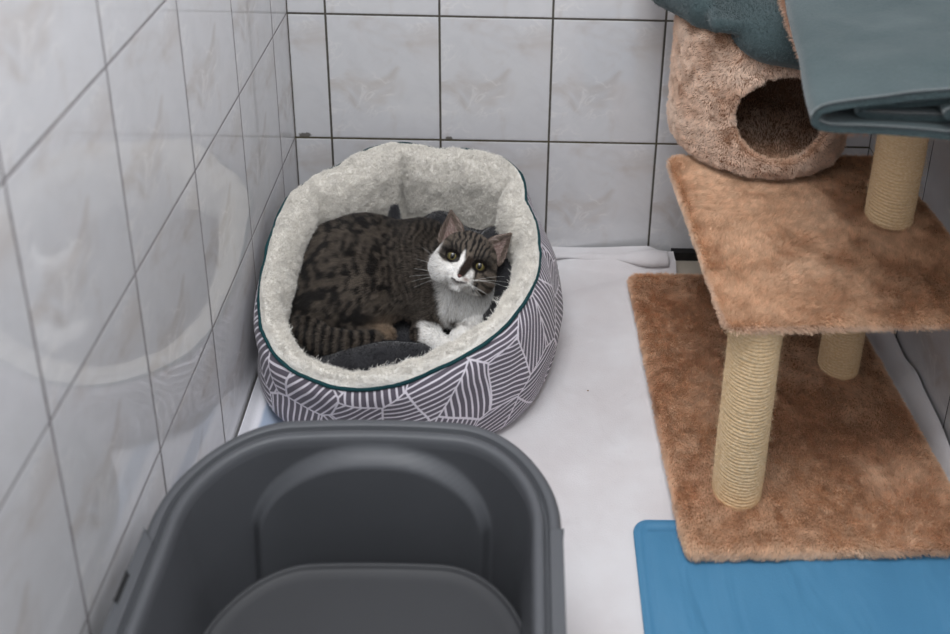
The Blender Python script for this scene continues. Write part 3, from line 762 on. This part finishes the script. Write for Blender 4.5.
# mouth line laid on the muzzle
mx = np.linspace(-0.0125, 0.0095, 15); my = -0.0302 - 0.0005 + 0.0011 * np.cos((mx + 0.002) * 420) * -1 + 0.002
mp_ = []
for a_, b_ in zip(mx, my):
    lo_, hi_ = 0.02, 0.07
    for _ in range(24):
        md = (lo_ + hi_) / 2
        if f_head(h2w(a_, b_, md)[None])[0] > 0: hi_ = md
        else: lo_ = md
    mp_.append(h2w(a_, b_, hi_ + 0.0011))
V_, F_ = tube(np.array(mp_), 0.0010 * np.sin(np.linspace(0.25, np.pi - 0.25, 15)), 8)
new_mesh('mouth', V_, F_, plastic('lip', (44, 30, 28), 0.6), cat_o)
# ears: curved, pointed shells
M_earin = fabric('ear_skin', (172, 132, 120), (150, 112, 102), 300, 0.4, 0.8)
for s in (-1, 1):
    inner = np.array([s * 0.019, 0.034, 0.004]); outer = np.array([s * 0.049, 0.012, -0.006]); tipp = np.array([s * 0.0500, 0.0640, -0.004])
    nu_, nv_ = 15, 15; G = np.zeros((nu_, nv_, 3))
    for i in range(nu_):
        u = i / (nu_ - 1)
        b = inner * (1 - u) + outer * u
        for j in range(nv_):
            v = j / (nv_ - 1)
            pnt = b * (1 - v) + tipp * v
            out_n = np.array([-(outer - inner)[1], (outer - inner)[0], 0]); out_n = out_n / np.linalg.norm(out_n) * s
            bul = math.sin(math.pi * v ** 0.8) * 0.0075
            pnt = pnt + (u - 0.5) * 2 * bul * (outer - inner) / np.linalg.norm(outer - inner) * (1 - v) ** 0.3
            pnt[2] -= 0.013 * math.sin(math.pi * u) * (1 - v) ** 0.75      # hollow faces the viewer
            G[i, j] = pnt
    Gw = H + HS * (G.reshape(-1, 3) @ A)
    F_ = grid_faces(nu_, nv_)
    ear = new_mesh('ear', Gw, F_, M_skin, cat_o)
    fix_up(ear, CAM)
    sd_ = ear.modifiers.new('s', 'SOLIDIFY'); sd_.thickness = 0.0022; sd_.offset = -1
    q = G.reshape(-1, 3); uu_ = np.repeat(np.linspace(0, 1, nu_), nv_); vv_ = np.tile(np.linspace(0, 1, nv_), nu_)
    eg = np.clip(np.minimum(uu_, 1 - uu_) * 6, 0, 1) * np.clip((1 - vv_) * 5, 0, 1)
    cc_ = lin((140, 116, 110)) * eg[:, None] + lin((96, 84, 76)) * (1 - eg[:, None])
    colorattr(ear.data, cc_)
    def c_ear(P, N, s=s):
        qq = w2h(P); b = fbm(P, 150)[:, None]; return lin((128, 114, 102)) * (0.6 + 0.7 * b)
    # fine edge fur and light tufts inside
    strands('ear_fur', ear, 900000, 0.0045, 0.00016, M_fur, ear, comb=lambda P, N: np.broadcast_to((tipp @ A), P.shape) * 12, lift=0.25, jit=0.2, bend=0.4,
            colf=lambda P, N: lin((186, 170, 162)) * (0.65 + 0.6 * fbm(P, 150)[:, None]), keep=lambda P, N: 0.5 + 0 * P[:, 0], tint=0.25)
    def kb(P, N, s=s, tipp=tipp, inner=inner, outer=outer):
        qq = w2h(P)
        def ds(a, b):
            ab = (b - a)[:2]; t = np.clip(((qq[:, :2] - a[:2]) @ ab) / (ab @ ab), 0, 1); return np.linalg.norm(qq[:, :2] - a[:2] - t[:, None] * ab, axis=1)
        return (np.minimum(ds(inner, tipp), ds(outer, tipp)) < 0.0028).astype(float)
    strands('ear_rim_fur', ear, 1500000, 0.0042, 0.00018, M_fur, ear, comb=lambda P, N: np.broadcast_to((tipp @ A), P.shape) * 10, lift=0.3, jit=0.2, bend=0.4,
            colf=c_ear, keep=kb, tint=0.15)
# whiskers
cu = bpy.data.curves.new('whiskers', 'CURVE'); cu.dimensions = '3D'; cu.bevel_depth = 0.00022; cu.bevel_resolution = 1
for s in (-1, 1):
    for k in range(7):
        a = math.radians(-30 + 11 * k + rng.normal() * 3); L_ = 0.055 + 0.012 * rng.random()
        sp = cu.splines.new('POLY'); sp.points.add(11)
        b0 = np.array([s * (0.011 + 0.001 * (k % 3)), -0.022 - 0.0022 * (k % 4), 0.047])
        for i in range(12):
            t = i / 11; qq = b0 + np.array([s * math.cos(a) * L_ * t, math.sin(a) * L_ * t - 0.010 * t * t, (0.018 * t - 0.035 * t * t)])
            sp.points[i].co = (*h2w(*qq), 1); sp.points[i].radius = 1 - 0.7 * t
cu.materials.append(plastic('whisker', (235, 235, 232), 0.3))
wk = bpy.data.objects.new('whiskers', cu); COL.objects.link(wk); wk.parent = cat_o; wk['kind'] = 'stuff'; wk['label'] = 'white whiskers'

# ------------------------------------------------------------------ cat tree
tree = empty('cat_tree', (0.83, -0.36, 0.012), 'tan plush cat tree with sisal posts, platforms and a round cave', 'cat tree')
M_pb = NT('plush_backing'); M_pb.set(Base_Color=rgba((172, 132, 102)), Roughness=0.95, Specular_IOR_Level=0.05)
def board(name, corners, z0, z1, r=0.010, parent=tree):
    """plush-wrapped board, corners given as a quad (x,y), rounded edges"""
    c = np.array(corners, float); h = (z1 - z0) / 2; zc = (z0 + z1) / 2; n = len(c)
    ar = sum(c[i][0] * c[(i + 1) % n][1] - c[(i + 1) % n][0] * c[i][1] for i in range(n)); sg = 1 if ar > 0 else -1
    def f(p):
        ds = []
        for i in range(n):
            a, b = c[i], c[(i + 1) % n]; e = unit(b - a); nn_ = np.array([e[1], -e[0]]) * sg
            ds.append((p[..., 0] - a[0]) * nn_[0] + (p[..., 1] - a[1]) * nn_[1])
        d = ds[0]
        for k in ds[1:]: d = -smin(-d, -k, 0.016)
        dz = np.abs(p[..., 2] - zc) - h
        q1 = np.maximum(d + r, 0); q2 = np.maximum(dz + r, 0)
        return np.hypot(q1, q2) + np.minimum(np.maximum(d + r, dz + r), 0) - r
    V, F = surfnet(f, (c[:, 0].min() - .01, c[:, 1].min() - .01, z0 - .01), (c[:, 0].max() + .01, c[:, 1].max() + .01, z1 + .01), 0.0045)
    V = smooth_mesh(V, F, 1)
    V[:, 2] += 0.0015 * (fbm(V * [1, 1, 0], 22, 2) - 0.5) * (V[:, 2] > zc)
    return new_mesh(name, V, F, M_pb.m, parent)
def plush_cols(c1, c2, fr=16):
    a, b = lin(c1), lin(c2)
    def f(P, N):
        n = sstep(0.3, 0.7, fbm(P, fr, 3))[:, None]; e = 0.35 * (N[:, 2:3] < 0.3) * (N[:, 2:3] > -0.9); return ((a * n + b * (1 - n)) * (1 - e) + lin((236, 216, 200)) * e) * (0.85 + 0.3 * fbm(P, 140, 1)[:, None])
    return f
def plush_comb(bias, amp=1.0, fr=9):
    b = np.array(bias)
    return lambda P, N: b + amp * vecnoise(P, fr) + 0.5 * amp * vecnoise(P, fr * 4)
def plush(o, dens, L, cols, bias, amp=1.0, rad=0.00038, fr=9, bottom=0.2, keep=None, name='plush_pile', clump=0.22):
    return strands(name, o, dens, L, rad, M_plush, o, comb=plush_comb(bias, amp, fr), lift=0.8, jit=0.2, clump=clump, cfreq=90, colf=cols,
                   keep=keep or (lambda P, N: np.where(N[:, 2] < -0.6, bottom, 1.0)), tint=0.06, bend=0.5)
base = board('base_board', [(0.644, -0.649), (1.043, -0.638), (0.996, -0.097), (0.621, -0.097)], 0.0135, 0.034, 0.009)
plush(base, 720000, 0.0062, plush_cols((240, 204, 172), (226, 182, 148), 7), (-0.2, -0.6, 0), 0.8, bottom=0)
shelf = board('shelf_board', [(0.680, -0.5885), (1.053, -0.5715), (1.017, -0.193), (0.656, -0.203)], 0.332, 0.350, 0.008)
plush(shelf, 720000, 0.0066, plush_cols((232, 196, 164), (212, 170, 136), 7), (0.1, -0.3, 0), 0.8, bottom=0.0)
topb = board('top_board', [(0.762, -0.615), (1.05, -0.610), (1.05, -0.22), (0.799, -0.23)], 0.640, 0.658, 0.008)
plush(topb, 300000, 0.009, plush_cols((214, 174, 148), (196, 150, 120)), (-0.4, -0.5, 0), 0.8, bottom=0.1)

ms = NT('sisal'); so = ms.coord('Object'); sx = ms.xyz(so)
fib = ms.noise(ms.n('Mapping', {'Vector': so, 'Scale': (260, 260, 900)}).outputs[0], 1.0, 3).outputs[0]
blz = ms.noise(so, 18, 3).outputs[0]
ms.set(Base_Color=ms.mix(ms.ramp(fib, 0.3, 0.7), ms.mix(blz, rgba((210, 172, 124)), rgba((222, 190, 146))), rgba((234, 208, 170))), Roughness=0.8, Specular_IOR_Level=0.2)
ms.bump(fib, 0.5, 0.0012)
M_sis = ms.m
def post(x, y, z0, z1, R, seed, lean=(0, 0), rough=1.0):
    na = 56; dz = 0.0009; nz = int((z1 - z0) / dz); pitch = 0.0056
    a = np.linspace(0, 2 * np.pi, na, endpoint=False); z = np.linspace(0, z1 - z0, nz)
    Z, Aa = np.meshgrid(z, a, indexing='ij')
    wob = vnoise(np.stack([np.cos(Aa) * 2 + seed, np.sin(Aa) * 2, Z * 160], -1), 1) * 0.6 * rough
    ph = (Z / pitch + Aa / (2 * np.pi) + wob) % 1
    prof = np.sqrt(np.maximum(1 - (2 * ph - 1) ** 2 * 0.97, 0))
    tw = 0.0003 * np.sin((Aa * R / 0.004 + Z / 0.003) * 2 * np.pi * 0.7)
    r = R - 0.0026 + 0.0026 * prof + tw + 0.0008 * (vnoise(np.stack([np.cos(Aa) * 3, np.sin(Aa) * 3 + seed, Z * 40], -1), 1) - 0.5)
    zz = z0 + Z; t = Z / (z1 - z0)
    P = np.stack([x + lean[0] * t + r * np.cos(Aa), y + lean[1] * t + r * np.sin(Aa), zz], -1).reshape(-1, 3)
    F = [(i * na + j, i * na + (j + 1) % na, (i + 1) * na + (j + 1) % na, (i + 1) * na + j) for i in range(nz - 1) for j in range(na)]
    F.append(tuple(range(na))[::-1]); F.append(tuple((nz - 1) * na + j for j in range(na)))
    o = new_mesh('scratching_post', P, F, M_sis, tree)
    strands('sisal_fuzz', o, 70000 * rough, 0.007, 0.00013, M_plush, o, comb=lambda P, N: np.cross(N, [0, 0, 1.0]) * 0.9 + vecnoise(P, 60), lift=0.45, jit=0.6,
            colf=lambda P, N: np.broadcast_to(lin((236, 212, 172)), P.shape), keep=lambda P, N: 0.25 + 1.0 * (P[:, 2] > z1 - 0.05), segs=4, curl=0.25, tint=0.1)
    return o
p1 = post(0.727, -0.557, 0.030, 0.336, 0.0345, 1, (0.0, 0.008)); p1['label'] = 'front sisal post, worn and fuzzy near its top'
post(0.940, -0.322, 0.030, 0.336, 0.0325, 5)
post(0.961, -0.362, 0.350, 0.642, 0.0345, 9)

# the cave
CX, CY, CR, CZ0, CZ1 = 0.806, -0.150, 0.143, 0.354, 0.606
ho = unit(np.array([-0.02, -0.93, 0.20])); hc = np.array([0.812, -0.29, 0.471])
hx3 = unit(np.cross(ho, [0, 0, 1.0])); hy3 = np.cross(hx3, ho)
def f_cave(p):
    q = p - np.array([CX, CY, (CZ0 + CZ1) / 2]); hh = (CZ1 - CZ0) / 2
    def rc(R, h, r):
        a = np.abs(np.hypot(q[..., 0], q[..., 1])) - (R - r); b = np.abs(q[..., 2]) - (h - r)
        return np.hypot(np.maximum(a, 0), np.maximum(b, 0)) + np.minimum(np.maximum(a, b), 0) - r
    d = np.maximum(rc(CR, hh, 0.036), -rc(CR - 0.016, hh - 0.016, 0.025))
    u = (p - hc); au, av = u @ hx3, u @ hy3; dep = u @ ho
    k = np.sqrt((au / 0.075) ** 2 + (av / 0.072) ** 2); hd = (k - 1) * 0.07
    hole = np.maximum(hd, -(dep + 0.11))
    return -smin(-d, hole, 0.006)
V, F = surfnet(f_cave, (CX - 0.16, CY - 0.16, 0.34), (CX + 0.16, CY + 0.16, 0.61), 0.004)
V = smooth_mesh(V, F, 1)
V[:, 1] = np.minimum(V[:, 1], -0.006)
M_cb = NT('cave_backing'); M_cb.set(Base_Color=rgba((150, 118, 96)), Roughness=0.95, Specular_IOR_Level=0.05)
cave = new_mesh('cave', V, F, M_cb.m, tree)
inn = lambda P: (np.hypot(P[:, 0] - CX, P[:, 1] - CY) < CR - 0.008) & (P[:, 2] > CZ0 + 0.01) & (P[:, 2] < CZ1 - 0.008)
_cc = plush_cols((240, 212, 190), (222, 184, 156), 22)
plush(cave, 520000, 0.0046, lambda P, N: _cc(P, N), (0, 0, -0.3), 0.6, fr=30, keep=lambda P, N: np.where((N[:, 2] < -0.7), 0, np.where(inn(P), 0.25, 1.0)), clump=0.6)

# ------------------------------------------------------------------ teal blankets
M_teal = fabric('teal_fleece', (56, 69, 71), (66, 79, 81), 330, 0.25, 0.95, 0.45, 9.0)
def sweep_fold(path_xz, ys, zbase, shear, thick, seed, wav=0.004):
    """sheet whose cross-section (x,z) runs along path, swept through y"""
    pr = crom(path_xz, 140); T = unit(np.gradient(pr, axis=0)); Nn = np.stack([-T[:, 1], T[:, 0]], -1)
    ring = np.concatenate([pr + Nn * thick / 2, (pr - Nn * thick / 2)[::-1]])
    n = len(ring); V = []
    for y in ys:
        w_ = np.stack([ring[:, 0] + shear * (y - ys[0]), np.full(n, y), ring[:, 1] + zbase], -1)
        nz = vecnoise(w_ * [1, 1, 0.6] + seed, 14) * wav + vecnoise(w_ * [1, 1, 0.6] + seed, 40) * wav * 0.25
        V.append(w_ + nz * [0.6, 0.9, 0.8])
    V = np.array(V); m = len(ys); F = [(i * n + j, i * n + (j + 1) % n, (i + 1) * n + (j + 1) % n, (i + 1) * n + j) for i in range(m - 1) for j in range(n)]
    for i0 in (0, m - 1):
        for j in range(n // 2 - 1): q = (i0 * n + j, i0 * n + j + 1, i0 * n + n - 2 - j, i0 * n + n - 1 - j); F.append(q if i0 == 0 else q[::-1])
    # rounded front hem
    return V.reshape(-1, 3), F
def merge(parts):
    V, F, k = [], [], 0
    for v, f in parts: V.append(v); F += [tuple(i + k for i in q) for q in f]; k += len(v)
    return np.concatenate(V), F
zb = 0.668
ys = np.linspace(-0.24, -0.660, 80)
outer = [(1.055, 0.004), (0.95, 0.003), (0.869, 0.004), (0.817, 0.005), (0.797, 0.011), (0.793, 0.021), (0.807, 0.031), (0.869, 0.041), (0.94, 0.054), (1.055, 0.068)]
in1 = [(1.055, 0.017), (0.97, 0.014), (0.90, 0.014), (0.852, 0.016), (0.842, 0.021), (0.855, 0.027), (0.90, 0.031), (0.96, 0.038), (1.055, 0.047)]
parts = [sweep_fold(outer, ys, zb, 0.152, 0.010, 1.0), sweep_fold(in1, ys + 0.012, zb, 0.152, 0.009, 2.0, 0.002)]
in2 = [(1.055, 0.026), (0.99, 0.024), (0.942, 0.022), (0.932, 0.026), (0.945, 0.031), (1.055, 0.037)]
parts.append(sweep_fold(in2, ys - 0.002, zb, 0.152, 0.007, 3.0, 0.002))
V, F = merge(parts)
b2 = new_mesh('fleece_blanket', V, F, M_teal)
tag(b2, 'teal grey fleece blanket folded in layers on the top platform of the cat tree', 'blanket')
def nap(o, dens=240000, L=0.0030, c=(68, 82, 84)):
    strands('blanket_nap', o, dens, L, 0.00026, M_fleece, o, comb=lambda P, N: vecnoise(P, 25) * 0.8, jit=0.4, colf=lambda P, N: lin(c) * (0.72 + 0.5 * fbm(P, 30)[:, None]),
            keep=lambda P, N: np.where(N[:, 2] > -0.5, 1.0, 0.1), segs=2)
nap(b2)
# crumpled one over the cave roof
def f_b1(p):
    q = p + 0.005 * vecnoise(p, 12)
    d = sbox(q, (0.815, -0.170, 0.617), (0.130, 0.120, 0.012), 0.011)
    d = smin(d, scap(q, (0.634, -0.070, 0.610), (0.686, -0.215, 0.612), 0.024, 0.026), 0.008)
    d = smin(d, scap(q, (0.640, -0.120, 0.600), (0.703, -0.245, 0.604), 0.018, 0.014), 0.006)
    d = smin(d, sell(q, (0.800, -0.245, 0.600), (0.082, 0.078, 0.046)), 0.008)
    d = smin(d, sell(q, (0.860, -0.255, 0.595), (0.082, 0.075, 0.050)), 0.016)
    d = smin(d, scap(q, (0.745, -0.20, 0.636), (0.770, -0.29, 0.605), 0.012, 0.014), 0.010)
    c = p - np.array([CX, CY, (CZ0 + CZ1) / 2]); hh = (CZ1 - CZ0) / 2
    a = np.hypot(c[..., 0], c[..., 1]) - (CR - 0.036); b = np.abs(c[..., 2]) - (hh - 0.036)
    cs = np.hypot(np.maximum(a, 0), np.maximum(b, 0)) + np.minimum(np.maximum(a, b), 0) - 0.036
    return np.maximum(d, 0.003 - cs)
V, F = surfnet(f_b1, (0.60, -0.37, 0.52), (0.97, -0.02, 0.66), 0.004)
# keep it outside of the cave body
q = V - np.array([CX, CY, 0]); inside = (np.hypot(q[:, 0], q[:, 1]) < CR + 0.004) & (V[:, 2] < CZ1 + 0.003)
V = smooth_mesh(V, F, 2)
V[:, 1] = np.minimum(V[:, 1], -0.01)
b1 = new_mesh('fleece_blanket', V, F, M_teal)
tag(b1, 'teal grey fleece blanket crumpled over the roof of the round plush cave', 'blanket')
nap(b1, c=(84, 97, 99))

# ------------------------------------------------------------------ litter box
M_pl = plastic('grey_plastic', (86, 88, 92), 0.46)
M_pl2 = plastic('grey_plastic_inner', (54, 55, 58), 0.55)
lb = empty('litter_box', (0.245, -0.93, 0.006), 'large dark grey plastic litter box with rounded rim, beside left wall', 'litter box')
LZ = 0.255
def outline(hw, y_far, y_near, rc, n=400, cx=0.2445, bow=0.018):
    """rounded rectangle, far side slightly bowed"""
    pts = []
    r = rc
    segs = []
    for (sx, yc, a0) in ((1, y_far - r, 0), (-1, y_far - r, 90), (-1, y_near + r, 180), (1, y_near + r, 270)):
        for k in range(31):
            a = math.radians(a0 + 3 * k); pts.append((cx + sx * (hw - r) + r * math.cos(a), yc + r * math.sin(a)))
    pts = np.array(pts)
    # resample by length
    c = np.concatenate([pts, pts[:1]]); L = np.concatenate([[0], np.cumsum(np.linalg.norm(np.diff(c, axis=0), axis=1))]); s = np.linspace(0, L[-1], n, endpoint=False)
    o = np.stack([np.interp(s, L, c[:, 0]), np.interp(s, L, c[:, 1])], -1)
    k = np.clip(1 - ((o[:, 0] - cx) / hw) ** 2, 0, 1)
    far = sstep(y_far - 0.10, y_far, o[:, 1]); o[:, 1] += far * bow * k
    return o
YF, YN = -0.668, -1.235
# profile: (inset from the rim's outer edge, z)
prof = [(0.006, LZ - 0.030), (0.003, LZ - 0.029), (0.0, LZ - 0.026), (0.0, LZ - 0.006), (0.0015, LZ - 0.002), (0.004, LZ), (0.0085, LZ), (0.0095, LZ - 0.0015), (0.0098, LZ - 0.012), (0.0130, LZ - 0.012), (0.0134, LZ - 0.0015),
        (0.0150, LZ + 0.0005), (0.0190, LZ + 0.001), (0.0215, LZ - 0.001), (0.0225, LZ - 0.006)]
inner_z = np.linspace(LZ - 0.010, 0.030, 60)
for z in inner_z: prof.append((0.0230 + (LZ - z) * 0.11, z))
prof += [(0.052, 0.018), (0.060, 0.0125), (0.075, 0.0115), (0.12, 0.0115)]
prof = np.array(prof); prof[:15, 0] *= 1.4; prof[15:, 0] += 0.009
NO = 480
Vp = []
for d, z in prof:
    Vp.append(np.concatenate([outline(0.2225 - d, YF - d, YN + d, max(0.125 - d, 0.02), NO), np.full((NO, 1), z)], 1))
Vp = np.array(Vp)           # prof x outline
# arch-shaped step pressed into the far wall
xr = (Vp[..., 0] - 0.247) ; zz = Vp[..., 2]
top_z = 0.245 - 0.075 * np.clip(np.abs(xr) / 0.146, 0, 1.2) ** 2.6
dist = smin(top_z - zz, (0.144 - np.abs(xr)) * 0.9, 0.02)
push = 0.018 * sstep(0.0, 0.014, dist) * (Vp[..., 1] > YF - 0.16) * (zz < LZ - 0.008)
ks = np.arange(len(prof)) >= 15
Vp[..., 1] -= push * ks[:, None]
np_, no_ = Vp.shape[:2]
ctr = np.array([[0.2445, (YF + YN) / 2, 0.0115]])
V = np.concatenate([Vp.reshape(-1, 3), ctr])
F = [(i * no_ + j, i * no_ + (j + 1) % no_, (i + 1) * no_ + (j + 1) % no_, (i + 1) * no_ + j) for i in range(np_ - 1) for j in range(no_)]
F += [((np_ - 1) * no_ + j, (np_ - 1) * no_ + (j + 1) % no_, len(V) - 1) for j in range(no_)]
tubm = new_mesh('tub', V, F, M_pl, lb)
fix_up(tubm, (0.2445, -0.95, 0.4))
# outer skin
pr2 = [(0.008, LZ - 0.030), (0.018, LZ - 0.033), (0.022, LZ - 0.05), (0.040, 0.03), (0.046, 0.012), (0.06, 0.0075), (0.12, 0.0075)]
Vo = np.array([np.concatenate([outline(0.2225 - d, YF - d, YN + d, max(0.125 - d, 0.02), NO), np.full((NO, 1), z)], 1) for d, z in crom(pr2, 40)])
F = [(i * NO + j, (i + 1) * NO + j, (i + 1) * NO + (j + 1) % NO, i * NO + (j + 1) % NO) for i in range(39) for j in range(NO)]
V = np.concatenate([Vo.reshape(-1, 3), [[0.2445, (YF + YN) / 2, 0.0075]]]); F += [(39 * NO + j, len(V) - 1, 39 * NO + (j + 1) % NO) for j in range(NO)]
osk = new_mesh('outer_shell', V, F, M_pl, lb); 
# raised clip sections of the rim
def rim_strip(name, sel, d0, d1, z0, z1, mat, zoff=0.0):
    A0 = outline(0.2225 - d0, YF - d0, YN + d0, 0.125 - d0, NO); A1 = outline(0.2225 - d1, YF - d1, YN + d1, 0.125 - d1, NO)
    ids = [i for i in range(NO) if sel(A0[i])]
    # order contiguous
    k = next((j for j in range(len(ids)) if (ids[j] - ids[j - 1]) % NO != 1), 0); ids = ids[k:] + ids[:k]
    V = []; 
    for i in ids: V += [(*A0[i], z0), (*A0[i], z1), (*A1[i], z1), (*A1[i], z0)]
    F = []
    for i in range(len(ids) - 1):
        for j in range(4): F.append((4 * i + j, 4 * i + (j + 1) % 4, 4 * i + 4 + (j + 1) % 4, 4 * i + 4 + j))
    F += [(0, 1, 2, 3), tuple(4 * (len(ids) - 1) + j for j in (3, 2, 1, 0))]
    o = new_mesh(name, V, F, mat, lb, smooth=False)
    b = o.modifiers.new('b', 'BEVEL'); b.width = 0.001; b.segments = 2; b.limit_method = 'ANGLE'
    return o
rim_strip('side_flange', lambda p: p[0] < 0.2 and -1.10 < p[1] < -0.800, -0.0014, 0.013, LZ - 0.024, LZ + 0.0008, M_pl)
rim_strip('side_flange', lambda p: p[0] > 0.3 and -1.10 < p[1] < -0.800, -0.0014, 0.013, LZ - 0.024, LZ + 0.0008, M_pl)
# grip slot in the left flange
slab_o = rim_strip('clip_slot', lambda p: p[0] < 0.2 and -0.885 < p[1] < -0.850, -0.0020, 0.004, LZ - 0.012, LZ + 0.0014, plastic('slot_dark', (20, 20, 22), 0.7)); slab_o['label'] = 'dark clip slot'

# upturned inner tray standing in the tub
tr = empty('litter_tray', (0.262, -0.99, 0.0125), 'smaller dark grey plastic tray standing inside the litter box', 'tray')
TZ = 0.170
def out_t(d): return outline(0.176 - d, -0.785 - d, -1.175 + d, max(0.105 - d, 0.01), 300, 0.262, 0.010)
pr3 = [(-0.014, 0.0135), (-0.012, 0.018), (-0.004, TZ - 0.02), (-0.0015, TZ - 0.004), (0.0, TZ + 0.001), (0.002, TZ + 0.0024), (0.0042, TZ + 0.0018), (0.0055, TZ - 0.001), (0.0075, TZ - 0.0022), (0.02, TZ - 0.0024), (0.06, TZ - 0.0024), (0.1, TZ - 0.0024)]
Vt = np.array([np.concatenate([out_t(d), np.full((300, 1), z)], 1) for d, z in pr3]); n3 = len(pr3)
V = np.concatenate([Vt.reshape(-1, 3), [[0.263, -0.99, TZ - 0.0024]]])
F = [(i * 300 + j, i * 300 + (j + 1) % 300, (i + 1) * 300 + (j + 1) % 300, (i + 1) * 300 + j) for i in range(n3 - 1) for j in range(300)]
F += [((n3 - 1) * 300 + j, (n3 - 1) * 300 + (j + 1) % 300, len(V) - 1) for j in range(300)]
t_o = new_mesh('tray_body', V, F, M_pl2, tr)
